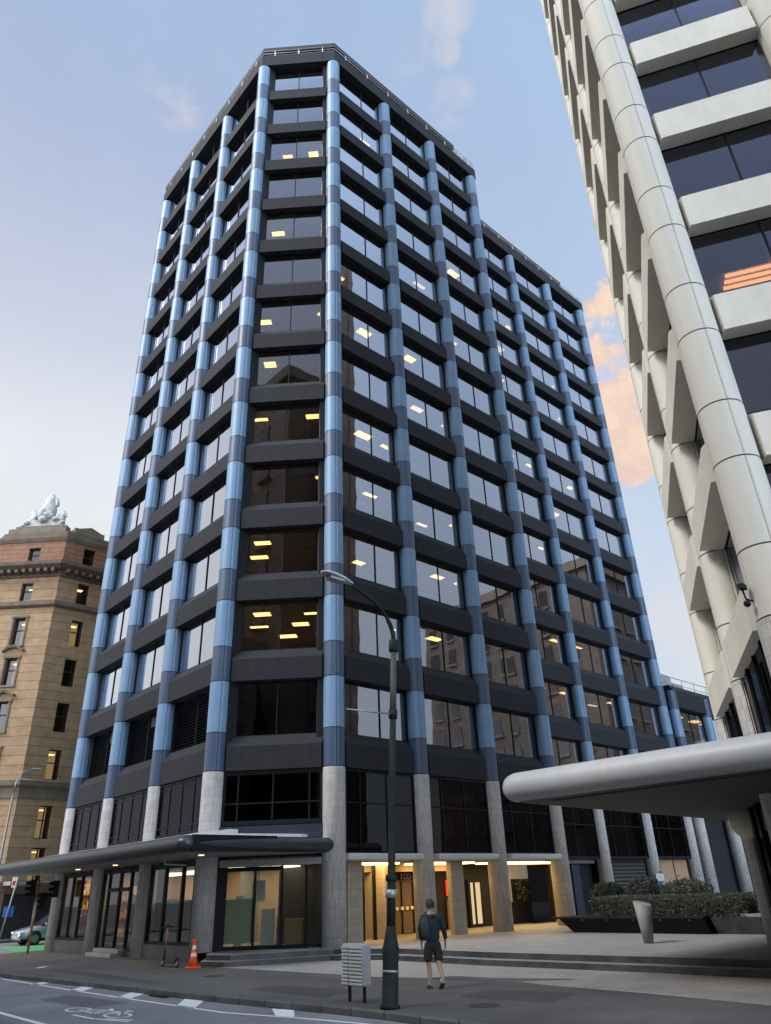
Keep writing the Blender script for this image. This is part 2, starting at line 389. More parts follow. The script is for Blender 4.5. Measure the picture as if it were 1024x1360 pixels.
def facade(T, L, k0, k1, ztop, spands, wins, z0=0., gap=.47, mull=(.5,), skipwin=(), gmat='glass', first=True, wgap=.40, prof=PROF):
    """one bay of length L between column axes"""
    for k in range(k0, k1):
        z = z0 + k * H
        e = MB(); b = len(e.v)
        n = len(prof)
        # splayed ends: the lower front is set in a little from the columns
        for xx, sg in ((gap, 1), (L - gap, -1)):
            for (o, zz) in prof: e.v.append(T(xx + (sg * (-.10) if o < 0 else 0), o, z + zz))
        for i in range(n):
            j = (i + 1) % n; e.face([i, j, n + j, n + i], 0)
        e.face(list(range(n))[::-1], 0); e.face([n + i for i in range(n)], 0)
        spands.append((e, []))
        if k in skipwin: continue
        w0, w1 = z + 1.32, (z + H + .05 if k < k1 - 1 else ztop - .02)
        g = MB(); xs = [wgap] + [wgap + (L - 2 * wgap) * m for m in mull] + [L - wgap]
        for a, c in zip(xs[:-1], xs[1:]):
            tw = random.uniform(-.004, .004); t2 = random.uniform(-.004, .004)
            i = len(g.v); g.v += [T(a, -.17 + tw, w0), T(c, -.17 - tw, w0), T(c, -.17 - tw + t2, w1), T(a, -.17 + tw + t2, w1)]
            g.face([i, i + 1, i + 2, i + 3])
        f = MB()
        for m in mull:
            x = wgap + (L - 2 * wgap) * m; f.box(x - .022, x + .022, -.20, -.13, w0, w1, T=T)
        f.box(wgap, wgap + .05, -.20, -.13, w0, w1, T=T); f.box(L - wgap - .05, L - wgap, -.20, -.13, w0, w1, T=T)
        f.box(wgap + .05, L - wgap - .05, -.20, -.14, w0, w0 + .05, T=T); f.box(wgap + .05, L - wgap - .05, -.20, -.14, w1 - .06, w1, T=T)
        subs = [('frame', f, 'black')]
        rr_ = BR.random()
        if rr_ < .34:
            bl = MB(); hs2 = (w1 - w0)
            for a, c in zip(xs[:-1], xs[1:]):
                if BR.random() < .7: bl.box(a + .08, c - .08, -.34, -.325, w1 - hs2 * BR.choice((.25, .4, .6, .85, 1.)), w1 - .03, T=T)
            if bl.v: subs.append(('blind', bl, BR.choice(['blind', 'blind2'])))
        wins.append((g, subs))

C45 = 3.307; S1 = 4.693; S2 = 4.574; RC = .425
YL = C45 + 3 * S1                                  # far end of the left face
XR = 3 * S2                                        # end of the right face
RY = 3.216; RX = [17.05, 22.41, 27.77, 33.13]      # set-back rear wing
ZP = -6.0; ZS = -6.3; ZR = -6.42; ZT = 45.6
tower = thing('office_tower', (-C45 / 2 + 4, 8, ZP), 'tall charcoal office tower with banded light and dark blue columns', 'office building')

TL = frame((-C45, YL), (0, -1))      # left face, s runs towards the chamfer, outward is -x
TC = frame((-C45, C45), (1, -1))
TR = frame((0, 0), (1, 0))
TB = frame((RX[0], RY), (1, 0))
assert TL(0, 1, 0)[0] < -C45 and TR(0, 1, 0)[1] < 0 and TC(0, 1, 0)[0] < -C45
LC = C45 * sqrt(2)
spands = []; wins = []; louvs = []
def shift(T, s0): return lambda s, o, z: T(s + s0, o, z)
for i in range(3): facade(shift(TL, i * S1), S1, 0, 13, ZT, spands, wins, skipwin=(0,))
facade(TC, LC, 0, 13, ZT, spands, wins)
for i in range(3): facade(shift(TR, i * S2), S2, 0, 13, ZT, spands, wins, mull=(.5,) if i else (.58,))
for i in range(3): facade(shift(TB, i * 5.36), 5.36, 0, 13, ZT, spands, wins)
facade(frame((XR, RY), (1, 0)), RX[0] - XR, 1, 13, ZT, spands, wins, mull=(.4,))
capped('spandrel', 'distant_spandrels', spands, 'spandrel', tower)
capped('window', 'distant_windows', wins, 'glass', tower)
# louvres over the first left-hand bays
for i in range(3):
    T = shift(TL, i * S1); m = MB()
    m.box(.3, S1 - .3, -.62, -.52, 1.4, 3.64, 1, T=T)
    for j in range(17):
        z = 1.46 + j * .128; m.prism([(-.32, z), (-.30, z + .02), (-.48, z + .10), (-.50, z + .08)], .32, S1 - .32, 0, T)
    m.box(S1 / 2 - .03, S1 / 2 + .03, -.5, -.285, 1.4, 3.64, 1, T=T)
    if i < 2: m.box(S1 * .55, S1 * .9, -.34, -.29, 2.9, 3.35, 0, T=T)
    m.build('louvre_panel', ['roofdark', 'black'], tower)
# dark piers behind each column
def pier(T, s, z0, z1, w=.40):
    MB().box(s - w, s + w, -.62, -.16, z0, z1, T=T).build('pier', 'jamb', tower)
for i in range(4): pier(TL, i * S1 if i else .3, -6 if i else -6, ZT)
for i in range(1, 4): pier(TR, i * S2 - (.3 if i == 3 else 0), -3.3, ZT)
for i in range(4): pier(TB, i * 5.36 - (.3 if i == 3 else 0), -6 if i else -3.3, ZT)
MB().poly([(-.26, .30), (.38, .17), (.38, .75), (-.35, .75), (-.5, .44)], -3.3, ZT).build('pier', 'jamb', tower)
# columns
cols = [(-C45, YL), (-C45, C45 + 2 * S1), (-C45, C45 + S1), (-C45, C45), (0, 0), (S2, 0), (2 * S2, 0), (XR, 0)]
for (x, y) in cols: make_column(tower, x, y, RC, ZS if x < -1 and y > C45 + .1 else ZP, 0, ZT, rot=radians(250))
for x in RX: make_column(tower, x, RY, RC, ZP, 0, ZT, rot=radians(250))
# flat body: slabs, core, side and roof
foot = [(-C45 + .32, YL), (-C45 + .32, C45 + .12), (.12, .32), (XR, .32), (XR, YL), (-C45 + .42, YL)][:5]
footR = [(XR + .02, RY + .32), (RX[3] - .0, RY + .32), (RX[3], YL), (XR + .02, YL)]
for k in range(0, 14):
    z = k * H
    zc = z + .08 if k < 13 else ZT
    m = MB(); m.poly(foot, zc, zc + (.95 if k < 13 else .3), 1, 1, 0); m.poly(footR, zc, zc + (.95 if k < 13 else .3), 1, 1, 0)
    m.build('floor_slab', ['ceil', 'floorin'], tower)
MB().box(1.8, 12, 7.2, YL - 2, -6, ZT + 2.8).box(XR + 1, RX[3] - 2, 9, YL - 1, -6, ZT + 2.4).build('core', 'core', tower)
MB().box(-C45 + .38, RX[3] + .02, YL + .0, YL + .3, ZS, ZT + .9).box(RX[3] - .0, RX[3] + .2, RY + .45, YL, ZP, ZT + .9).box(XR + .0, XR + .2, .5, RY, -3.3, ZT + .9).build('rear_wall', 'spandrel', tower)
# roof edge beam, slatted screen, railings
rim = [(-C45 - .34, YL + .3), (-C45 - .34, C45 - .14), (-.14, -.34), (XR + .42, -.34), (XR + .42, RY - .34), (RX[3] + .42, RY - .34), (RX[3] + .42, YL + .3)]
def inset(pts, d):
    n = len(pts); out = []
    for i in range(n):
        p0, p1, p2 = Vector(pts[i - 1]), Vector(pts[i]), Vector(pts[(i + 1) % n])
        a = (p1 - p0).normalized(); b = (p2 - p1).normalized(); na = Vector((-a.y, a.x)); nb = Vector((-b.y, b.x))
        k = 1 + na.dot(nb); out.append(tuple(p1 + (na + nb) / k * d))
    return out
MB().poly(rim, ZT, ZT + 1.1).build('roof_beam', 'spandrel', tower, bevel=.02)
r2 = inset(rim, .06); r2t = [r2[0], r2[1], r2[2], (XR - 2.0, r2[2][1]), (XR - 2.0, RY + 3), (XR - 2.0, YL)]
def ring(m, pts, closed, w, z0, z1, mat=0):
    n = len(pts)
    for i in range(n if closed else n - 1):
        a = Vector(pts[i]); b = Vector(pts[(i + 1) % n]); T = frame(a, b - a); m.box(0, (b - a).length, -w, 0, z0, z1, mat, T=T)
def railing(pts, zb, h, nm='roof_railing'):
    m = MB()
    for i in range(len(pts) - 1):
        a = Vector(pts[i]); b = Vector(pts[i + 1]); L = (b - a).length; n = max(2, round(L / 1.9))
        for j in range(n): q = a + (b - a) * (j + .5) / n; m.box(q.x - .03, q.x + .03, q.y - .03, q.y + .03, zb, zb + h)
        for zz in (.5, 1.):
            m.tube([(a.x, a.y, zb + h * zz), (b.x, b.y, zb + h * zz)], .025, 6)
    return m.build(nm, 'white', tower)
railing([r2[0], r2[1], r2[2], (XR, r2[2][1])], ZT + 1.1, .62)
m = MB()
for zz in (1.35, 1.47, 1.59, 1.71): ring(m, inset(rim, .03)[:3] + [(XR - 1.9, -.31)], False, .25, ZT + zz + .25, ZT + zz + .34)
m.build('roof_screen', 'roofdark', tower)
m = MB()
for zz in (1.2, 1.32, 1.44): ring(m, [(XR + .5, RY - .3), (RX[2] + 2.4, RY - .3)], False, .3, ZT + zz + .25, ZT + zz + .34)
m.build('roof_screen', 'roofdark', tower)
railing([(XR + .5, RY - .3), (RX[3] + .3, RY - .3)], ZT + 1.1, .4)
railing([(XR - 1.9, -.3), (XR + .3, -.3)], ZT + 1.1, .6)

# ceiling lights seen through the glass
LBAY = {}
def panel(T, s, o, k, w=.95, d=.45, zoff=0, mat='lamp_on', rot=0):
    w *= BR.choice((.75, .9, 1., 1.15)); d *= BR.choice((.7, 1., 1.2))
    z = (k + 1) * H + .07 if k < 12 else ZT - .02
    m = MB(); m.box(s - w / 2, s + w / 2, o - d / 2, o + d / 2, z - .05, z, 1, T=T); m.box(s - w / 2 + .05, s + w / 2 - .05, o - d / 2 + .05, o + d / 2 - .05, z - .07, z - .05, 0, T=T)
    return m.build('ceiling_light', [mat, 'white'], tower)
chL = {10: [(1.5, -1.5), (3.2, -1.5)], 8: [(1.1, -1.6)], 6: [(.5, -1.7), (4.3, -1.6)], 5: [(1.1, -1.2)], 4: [(3.6, -1.3), (.6, -1.3)], 3: [(3.9, -1.6)], 2: [(1.1, -1.5), (.6, -3.1), (4.2, -2.8)],
       1: [(1.2, -1.7), (3.6, -1.9), (.7, -3.4), (2.7, -3.3), (4.3, -3.6), (1.8, -5), (3.6, -5)]}
for k, l in chL.items():
    for (s, o) in l: panel(TC, s, o, k)
def cl(T, L, k, pts):
    for (s, o) in pts: panel(T, s * L, o, k, mat=random.choice(['lamp_on', 'lamp_on', 'lamp_pale']))
rl = {0: {11: [(.8, -1.2)], 7: [(.3, -1.4)], 6: [(.15, -1.6), (.7, -1.2)], 5: [(.2, -1.5), (.75, -2.8)], 4: [(.2, -1.6), (.7, -1.5)], 3: [(.25, -1.6), (.8, -1.6)], 2: [(.2, -1.5), (.8, -2.6)], 1: [(.2, -1.5)]},
      1: {8: [(.8, -1.2)], 6: [(.5, -1.2)], 5: [(.6, -1.3)], 4: [(.1, -1.6)], 2: [(.8, -1.5)], 1: [(.2, -1.6), (.7, -1.6)], 3: [(.8, -2.4)]},
      2: {9: [(.6, -1.2)], 7: [(.4, -1.2)], 5: [(.2, -1.4)], 3: [(.15, -1.4)], 2: [(.2, -1.4)]}}
for i, d in rl.items():
    for k, p in d.items(): cl(shift(TR, i * S2), S2, k, p)
rb = {0: {12: [], 10: [(.2, -1.4), (.6, -1.4)], 9: [(.7, -1.2)], 8: [(.2, -1.2), (.6, -1.2)], 7: [(.1, -1.4), (.2, -1.9)], 6: [(.1, -1.3), (.6, -1.3)], 5: [(.1, -1.3)], 4: [(.1, -1.4)], 2: [(.6, -1.5)], 1: [(.2, -1.5), (.3, -2.6), (.7, -1.6), (.6, -2.6)]},
      1: {10: [(.1, -1.3)], 9: [(.3, -1.3)], 7: [(.6, -1.5), (.7, -2.)], 6: [(.1, -1.3)], 5: [(.5, -1.3)], 4: [(.1, -1.4)], 2: [(.6, -1.4), (.1, -1.4)], 1: [(.2, -1.6)]},
      2: {9: [(.2, -1.3)], 8: [(.2, -1.3)], 7: [(.1, -1.3)], 6: [(.1, -1.4)], 1: [(.2, -1.4), (.1, -2.7)]}}
for i, d in rb.items():
    for k, p in d.items(): cl(shift(TB, i * 5.36), 5.36, k, p)
for i, d in {2: {3: [(.6, -1.3)], 1: []}, 1: {1: [(.5, -1.5)], 2: [(.3, -1.6)]}, 0: {2: [(.6, -1.4)]}}.items():
    for k, p in d.items(): cl(shift(TL, i * S1), S1, k, p)

# storey below the spandrels: tall dark windows between the stone columns
def bigwin(T, L, zb, vs, hs, O=.10, e=.46):
    m = MB(); m.v += [T(e, O, zb), T(L - e, O, zb), T(L - e, O, -.02), T(e, O, -.02)]; m.face([0, 1, 2, 3])
    o = m.build('window', 'dglass', tower)
    f = MB()
    for v in vs: f.box(v - .03, v + .03, O - .06, O + .03, zb, -.02, T=T)
    for h in hs: f.box(e, L - e, O - .05, O + .025, h - .025, h + .025, T=T)
    f.box(e - .02, e + .06, -.3, O + .05, zb, -.02, T=T); f.box(L - e - .06, L - e + .02, -.3, O + .05, zb, -.02, T=T)
    f.box(e, L - e, -.3, O + .06, zb - .12, zb + .04, T=T); f.box(e, L - e, -.3, O + .04, -.12, -.025, T=T)
    f.build('frame', 'black', o)
for i in range(3): bigwin(shift(TL, i * S1), S1, -2.05, (1.35, 2.4, 3.4), (-.25, -1.75))
bigwin(TC, LC, -1.85, (1.0, 2.35, 3.75), (-.15, -1.2))
for i in range(3): bigwin(shift(TR, i * S2), S2, -3.0, (1.2, 2.6), (-1.25,))
for i in range(3): bigwin(shift(TB, i * 5.36), 5.36, -3.0, (1.3, 2.8), (-1.3,))
MB().box(.4, LC - .4, -.4, .22, -2.45, -2.0, T=TC).build('sill_beam', 'bluepanel', tower)
MB().box(.4, LC - .3, -.2, .1, -3.36, -3.12, T=TC).build('door_header', 'soffit', tower, bevel=.02)
# walls closing the storey behind
MB().poly([(x, y) for x, y in foot], -3.3, -3.05).poly(footR, -3.3, -3.05).build('floor_slab', 'soffit', tower)

# street-level shopfronts, left face
for i in range(3):
    T = shift(TL, i * S1)
    o = MB().box(.42, S1 - .42, -.6, .22, ZS, -5.82 if i != 1 else -6.1, T=T).build('plinth', 'step', tower)
    f = MB(); g = MB(); SO = .12
    zb = -5.82 if i != 1 else -6.1
    vs = {0: (.55, 1.7, 2.75, 3.9), 1: (.5, 1.15, 2.3, 3.35, 4.1), 2: (.5, 1.75, 3.15, 4.1)}[i]
    for v in vs: f.box(v - .06, v + .06, SO - .08, SO + .06, zb, -3.1, T=T)
    f.box(.42, S1 - .42, SO - .07, SO + .05, -3.25, -3.06, T=T); f.box(.42, S1 - .42, SO - .07, SO + .05, zb, zb + .1, T=T)
    if i == 1: f.box(1.15, 3.35, SO - .08, SO + .06, -3.95, -3.8, T=T)
    b = len(g.v); g.v += [T(.42, SO, zb), T(S1 - .42, SO, zb), T(S1 - .42, SO, -3.1), T(.42, SO, -3.1)]; g.face([0, 1, 2, 3])
    w = g.build('shop_window', 'shopglass', tower); f.build('frame', 'black', w)
T = shift(TL, S1)
MB().box(1.0, 3.5, -.5, .75, ZS, -6.16, T=T).box(1.0, 3.5, -.5, .45, -6.16, -6.03, T=T).build('doorstep', 'tread', tower, bevel=.015)
MB().box(2.36, 3.3, -.46, -.36, -6.02, -4.1, T=T).build('door', 'wood', tower)
MB().box(1.25, 2.2, -.8, -.74, -3.75, -3.3, T=T).build('door_sign', 'whitebox', tower)
# interior of the shops
MB().box(-C45 + 3.6, -C45 + 3.8, C45, YL - .2, ZS, -3.3).box(-C45 + .5, -C45 + 3.6, C45 + S1 * 2 - .1, C45 + S1 * 2 + .1, ZS, -3.3).build('shop_wall', 'core', tower)
MB().box(-C45 + .45, 1.9, C45 + .2, YL, ZS + .2, ZS + .36).build('shop_floor', 'floorin', tower)
MB().poly([(-C45 + .3, C45 + .3), (-.1, .45), (1.8, .5), (1.8, 7), (-C45 + .3, 7)], ZS + .2, ZP + .02).build('shop_floor', 'paver', tower)
rnd = random.Random(3)
MB().box(-C45 + .5, -C45 + 3.6, YL - .25, YL - .2, ZS, -3.3).build('shop_wall', 'wood', tower)
def shelf(x0, x1, y, zs):
    sh = MB(); goods = MB()
    for z in zs:
        sh.box(x0, x1, y - .35, y, z, z + .04); x = x0 + .05
        while x < x1 - .25:
            w_ = rnd.uniform(.07, .2); hh = rnd.uniform(.12, .38); goods.box(x, x + w_, y - .3, y - .1, z + .04, z + .04 + hh, rnd.randrange(6)); x += w_ + rnd.uniform(.01, .08)
    sv = sh.build('shelf', 'wood', tower); goods.build('goods', ['tan', 'wood', 'refl', 'leaf2', 'tan', 'bronze'], sv)
shelf(-C45 + .55, 0.2, YL - .3, [-5.8, -5.2, -4.6, -4.0])
shelf(-C45 + .6, 0.2, C45 + 2 * S1 - .15, [-5.7, -5.0, -4.3])
fb = MB()
for _ in range(46):
    q_ = Vector((rnd.gauss(-C45 + 1.15, .25), rnd.gauss(15.6, .45), rnd.gauss(-4.75, .25))); fb.ball(q_, rnd.uniform(.05, .11), rnd.randrange(5), 8, 6)
fo = fb.build('flower_display', ['orange', 'refl', 'leaf2', 'red', 'leaf'], tower)
MB().box(-C45 + .42, -C45 + .46, 16.2, 16.9, -5.8, -4.7).build('poster', 'pinkstem', tower)
MB().box(*(lambda x: (x, x + .02))(-C45 + .46), C45 + .6, C45 + 4.1, -5.8, -4.35).build('frosted_film', 'frost', tower)
MB().box(-C45 + .9, -C45 + 1.5, 15.6, 16.9, ZS + .36, -4.9).build('counter', 'pinkstem', tower)
for (y, z) in ((15.2, -3.9), (14.3, -4.1), (16.2, -3.8), (10.8, -3.9), (6.6, -3.9), (6.2, -3.75), (6.9, -3.7)):
    MB().ball((-C45 + 1.6, y, z), .11).build('pendant_lamp', emis('pendant_glow', (1, .62, .25), 14), tower)
def light_box(name, x0, x1, y0, y1, z, s, col=(1, .72, .38)):
    MB().box(x0, x1, y0, y1, z, z + .04).build(name, emis(name + '_glow', col, s), tower)
light_box('shop_ceiling_light', -C45 + 1.2, -C45 + 3.0, 13.6, 16.8, -3.36, 9)
light_box('shop_ceiling_light', -C45 + 1.2, -C45 + 3.0, 9.0, 12.2, -3.36, 5)
light_box('shop_ceiling_light', -C45 + 1.2, -C45 + 3.0, 4.6, 7.4, -3.36, 3, (1, .9, .7))
# chamfer shopfront
g = MB(); g.v += [TC(.42, -.34, ZP), TC(LC - .42, -.34, ZP), TC(LC - .42, -.34, -3.3), TC(.42, -.34, -3.3)]; g.face([0, 1, 2, 3])
w = g.build('shop_window', 'shopglass', tower)
f = MB()
for v in (.5, 1.72, 2.72, 3.62, 4.25): f.box(v - .035, v + .035, -.4, -.27, ZP, -3.3, T=TC)
f.box(.42, LC - .42, -.4, -.27, ZP, ZP + .12, T=TC); f.box(.42, 2.7, -.4, -.28, -3.5, -3.36, T=TC)
f.build('frame', 'black', w)
MB().box(.5, 1.7, -.42, -.41, -5.8, -4.4, T=TC).build('frosted_film', 'frost', w)
for q_ in ((.95, 1.2, -.9, -.7, ZP, -4.3), (1.45, 1.95, -1.2, -1.1, -4.5, -3.8), (1.95, 2.4, -.8, -.6, ZP, -4.75), (2.5, 2.65, -.8, -.6, ZP, -5.0)): MB().box(*q_, T=TC).build('display_board', 'whitebox', tower)
MB().box(2.8, 3.55, -1.0, -.6, ZP, -5.1, T=TC).build('counter', 'wood', tower)
M['greywall'] = plain('grey_green_wall', (.24, .24, .20), .85)
MB().box(.3, 4.4, -4.2, -4.0, ZP, -3.3, T=TC).build('shop_wall', 'greywall', tower)
light_box('shop_ceiling_light', -.8, .8, 2.4, 3.8, -3.36, 6, (1, .85, .6))
light_box('shop_ceiling_light', -2.2, -1.4, 3.6, 5.2, -3.36, 6, (1, .85, .6))

# entrance lobby under the right face
for i in range(3):
    MB().box(i * S2 + (.45 if i else .32), (i + 1) * S2 - .42, -.52, .6, -3.27, -3.04).build('entrance_canopy', 'white', tower, bevel=.06)
for q in ((1.0, 1.72, .45, .8), (6.62, 7.38, .45, .72), (16.3, 17.2, 2.2, 3.5), (3.9, 4.2, 1.6, 3.6)): MB().box(*q, ZP, -3.3).build('lobby_pier', 'tilewarm', tower)
MB().box(.2, 13.9, 3.62, 3.8, ZP, -3.3).box(.2, .4, .5, 3.6, ZP, -3.3).build('lobby_wall', 'jamb', tower)
MB().box(13.9, 17.2, 3.52, 3.62, ZP, -3.3).build('lobby_wall', 'tilewarm', tower)
# warm ceiling lights of the lobby
for i in range(3):
    MB().box(i * S2 + 1.0, i * S2 + (4.1 if i < 2 else 6.6), .9, 2.2, -3.36, -3.31).build('lobby_ceiling_light', emis('lobby_glow', (1, .60, .19), 9.5), tower)
MB().box(.4, 9.0, 2.45, 2.6, -3.6, -3.3).build('lobby_header', 'core', tower)
f = MB()
for x in (1.9, 2.3, 2.7, 3.3): f.box(x, x + .10, 1.6, 1.72, ZP, -3.3)
f.build('dark_mullion', 'black', tower)
M['bglass'] = plain('bronze_door_glass', (.16, .105, .05), .25)
dr = MB().box(5.15, 7.65, 3.5, 3.6, ZP + .02, -3.92).build('glazed_door', 'bglass', tower)
MB().box(5.8, 5.85, 3.44, 3.5, ZP + .02, -3.95).box(6.5, 6.55, 3.44, 3.5, ZP + .02, -3.95).box(7.2, 7.25, 3.44, 3.5, ZP + .02, -3.95).build('door_mullion', 'black', dr)
m = MB()
for q in range(7): m.box(5.5 + q * .3, 5.66 + q * .3, 3.40, 3.42, -5.08, -4.96)
m.build('manifestation_dots', 'refl', dr)
rs = MB().box(9.50, 9.92, 3.48, 3.6, -4.62, -3.96).build('red_sign', emis('red_sign_face', (.9, .03, .015), 1.6), tower)
MB().box(9.62, 9.70, 3.45, 3.478, -4.52, -4.38).box(9.66, 9.80, 3.45, 3.478, -4.38, -4.30).box(9.60, 9.66, 3.45, 3.478, -4.30, -4.12).box(9.74, 9.80, 3.45, 3.478, -4.50, -4.12).build('white_figure', emis('sign_white', (1, .9, .8), 1.6), rs)
MB().box(9.5, 9.95, 3.45, 3.6, ZP, -4.75).build('lobby_display', 'wood', tower)
d2 = MB().box(10.95, 11.9, 3.5, 3.6, ZP, -3.95).build('inner_door', 'black', tower)
MB().box(11.1, 11.25, 3.46, 3.49, -5.85, -4.1).box(11.45, 11.75, 3.46, 3.49, -5.85, -4.1).build('door_glazing', emis('door_glazing_glow', (1, .75, .4), .8), d2)
# text TOD
def text(s, loc, size, rot, mat, parent, name='lettering', ext=.01):
    cu = bpy.data.curves.new(name, 'FONT'); cu.body = s; cu.size = size; cu.extrude = ext; cu.materials.append(M[mat])
    t_ = bpy.data.objects.new('tmp', cu); COL.objects.link(t_); bpy.context.view_layer.update()
    me = bpy.data.meshes.new_from_object(t_.evaluated_get(bpy.context.evaluated_depsgraph_get())); bpy.data.objects.remove(t_)
    me.materials.clear(); me.materials.append(M[mat])
    o = bpy.data.objects.new(name, me); COL.objects.link(o); place(o, loc, parent); o.rotation_euler = rot; return o
text('TOD', (6.45, 3.46, -3.88), .32, (pi / 2, 0, 0), 'bronze', tower)
# third bay: glazed screen with planting behind
pl = MB().box(13.9, 16.2, 3.40, 3.5, ZP, -5.02).build('planter_shelf', 'black', tower)
MB().box(14.2, 15.8, 3.42, 3.5, -4.98, -4.0).build('green_wall_backing', 'black', tower)

def leaves(box, n, size, mats, name, parent=None, rnd=None, shape=None, origin=None):
    rnd = rnd or random; m = MB()
    x0, x1, y0, y1, z0, z1 = box
    for _ in range(n):
        for t in range(8):
            u, v, w = rnd.random(), rnd.random(), rnd.random()
            if shape is None or shape(u, v, w): break
        c = Vector((x0 + u * (x1 - x0), y0 + v * (y1 - y0), z0 + w * (z1 - z0)))
        a = Vector((rnd.gauss(0, 1), rnd.gauss(0, 1), rnd.gauss(0, 1))).normalized()
        b = a.orthogonal().normalized(); s = size * rnd.uniform(.6, 1.4)
        i = len(m.v); m.v += [tuple(c - a * s), tuple(c + b * s * .45), tuple(c + a * s), tuple(c - b * s * .45)]
        m.face([i, i + 1, i + 2, i + 3], rnd.randrange(len(mats)))
    return m.build(name, mats, parent, origin=origin)
leaves((14.2, 15.9, 3.1, 3.42, -4.98, -4.05), 420, .08, ['leaf2', 'leaf', 'leaf2'], 'foliage', pl)
MB().box(14.4, 16.3, 2.5, 2.53, ZP, -3.3).build('glass_screen', 'shopglass', tower)
# rear wing ground floor
MB().box(17.5, RX[3], RY + .6, RY + .8, ZP, -3.3).build('rear_shopfront', 'jamb', tower)
m = MB()
for j in range(14): m.prism([(RY + .2 - .0, -5.9 + j * .2), (RY + .14, -5.85 + j * .2), (RY + .2, -5.72 + j * .2), (RY + .25, -5.72 + j * .2), (RY + .25, -5.9 + j * .2)], 22.95, 27.2)
m.build('roller_shutter', 'shutter', tower)
MB().box(28.4, 28.9, RY + .15, RY + .3, -5.9, -3.15, 1).box(29.0, 30.6, RY + .15, RY + .3, -5.9, -3.15).box(30.75, 32.4, RY + .15, RY + .3, -5.9, -3.15).build('tan_blind', ['tan', 'pinkstem'], tower)
MB().box(27.0, 27.9, RY - .56, RY - .5, -4.9, -3.95, T=None).box(27.05, 27.85, RY - .575, RY - .562, -4.45, -4.35, 1).box(27.05, 27.85, RY - .575, RY - .562, -4.7, -4.63, 1).build('notice', ['whitebox', 'bluesign'], tower)
MB().box(18.9, 19.6, 3.0, 3.3, ZP, -3.4).build('blue_panel', 'bluepanel', tower)

# ------------------------------------------------------------------ low wing behind the tower
low = thing('low_wing', (40, 8, ZP), 'low three storey wing with blue columns and roof railing behind the tower', 'office building')
TW = frame((34.9, RY), (1, 0)); sp = []; ww = []
for i in range(3): facade(shift(TW, i * 5.15), 5.15, 0, 2, 7.2, sp, ww, z0=0)
for e, _ in sp: e.build('spandrel', 'spandrel', low)
for g, subs in ww:
    o = g.build('window', 'glass', low)
    for sn, sm, mt in subs: sm.build(sn, mt, o)
for i in range(4): make_column(low, 34.9 + i * 5.15, RY, RC, ZP, 0, 8.4, rot=radians(250))
MB().prism([(.3, 7.2), (.3, 8.5), (.0, 8.9), (-.6, 8.9), (-.6, 7.2)], 0, 15.5, T=TW).build('roof_beam', 'spandrel', low)
MB().box(33.5, 51, RY + .45, 17, 7.2, 8.6).box(36, 50, 10, 17, ZP, 7.2).box(33.4, 51, RY + .45, 17, 3.66, 4.6).box(34, 51, RY + .5, RY + .7, ZP, 0).build('body', ['spandrel'], low)
MB().box(33.5, 33.9, RY + .1, 5, ZP, 9.0).build('body_return', 'jamb', low)
for (s, k) in ((35.9, 1), (38.0, 1), (41, 1), (43, 1), (46, 1)):
    MB().box(s, s + 1.1, RY + 1.4, RY + 2, 7.12, 7.18).build('ceiling_light', 'lamp_on', low)
m = MB()
for j in range(9): m.tube([(34.5 + j * 2, RY + .6, 8.8), (34.5 + j * 2, RY + .6, 9.9)], .04, 6)
m.tube([(34.5, RY + .6, 9.9), (50.5, RY + .6, 9.9)], .04, 6).tube([(34.5, RY + .6, 9.4), (50.5, RY + .6, 9.4)], .03, 6).build('roof_railing', 'white', low)
MB().box(35.6, 38.4, 4.6, 6.4, 8.6, 10.4).box(38.9, 40.6, 4.8, 6.6, 8.6, 10.0).cyl((37, 5.6), .5, 10.4, 10.7, 14).build('rooftop_plant', 'soffit', low, bevel=.05)

# ------------------------------------------------------------------ right building
QU = Vector((.8622, .5065)); QV = Vector((.5065, -.8622)); Q0 = Vector((-3.24, -18.365)); RS = 5.158; RR = .49; RZ = .12; RTOP = RZ + 15 * H
right = thing('concrete_office_building', (Q0.x + 4, Q0.y - 3, ZP), 'pale concrete office building with round clad columns leaning into the right side', 'office building')
TRL = frame(Q0 + QU * RS * 2, -QU); TRF = frame(Q0, QV)
assert (Vector(TRL(0, 1, 0)[:2]) - (Q0 + QU * RS * 2)).dot(QV) < 0, 'outward'
RPROF = [(.50, .0), (.50, .92), (.05, 1.32), (-.30, 1.32), (-.30, .06), (-.14, .0)]
RPROF2 = [(.28, .0), (.28, 1.08), (-.13, 1.30), (-.30, 1.30), (-.30, .06), (-.14, .0)]
sp = []; ww = []
S3 = 4.45
for i in range(2): facade(shift(TRL, i * RS), RS, 0, 15, RTOP, sp, ww, z0=RZ, gap=.56, wgap=.40, prof=RPROF)
for i in range(3): facade(shift(TRF, i * S3), S3, 0, 15, RTOP, sp, ww, z0=RZ, gap=.56, wgap=.40, prof=RPROF2)
capped('spandrel', 'distant_spandrels', sp, 'conc', right)
capped('window', 'distant_windows', ww, 'rglass', right)
rc = ['conccol', 'conccol', 'concseam', 'tile']
for i in range(3): p = Q0 + QU * RS * i; make_column(right, p.x, p.y, RR, ZP, RZ, RTOP, rot=radians(222), mats=rc, seams=4)
for i in range(1, 4): p = Q0 + QV * S3 * i; make_column(right, p.x, p.y, RR, ZP, RZ, RTOP, rot=radians(222), mats=rc, seams=4)
MB().poly([tuple(Q0 + QU * a_ + QV * b_) for a_, b_ in ((.16, .42), (.6, .42), (.6, .6), (.42, .6), (.42, .16), (.16, .16))][::-1], ZP, RTOP).build('pier', 'conc', right)
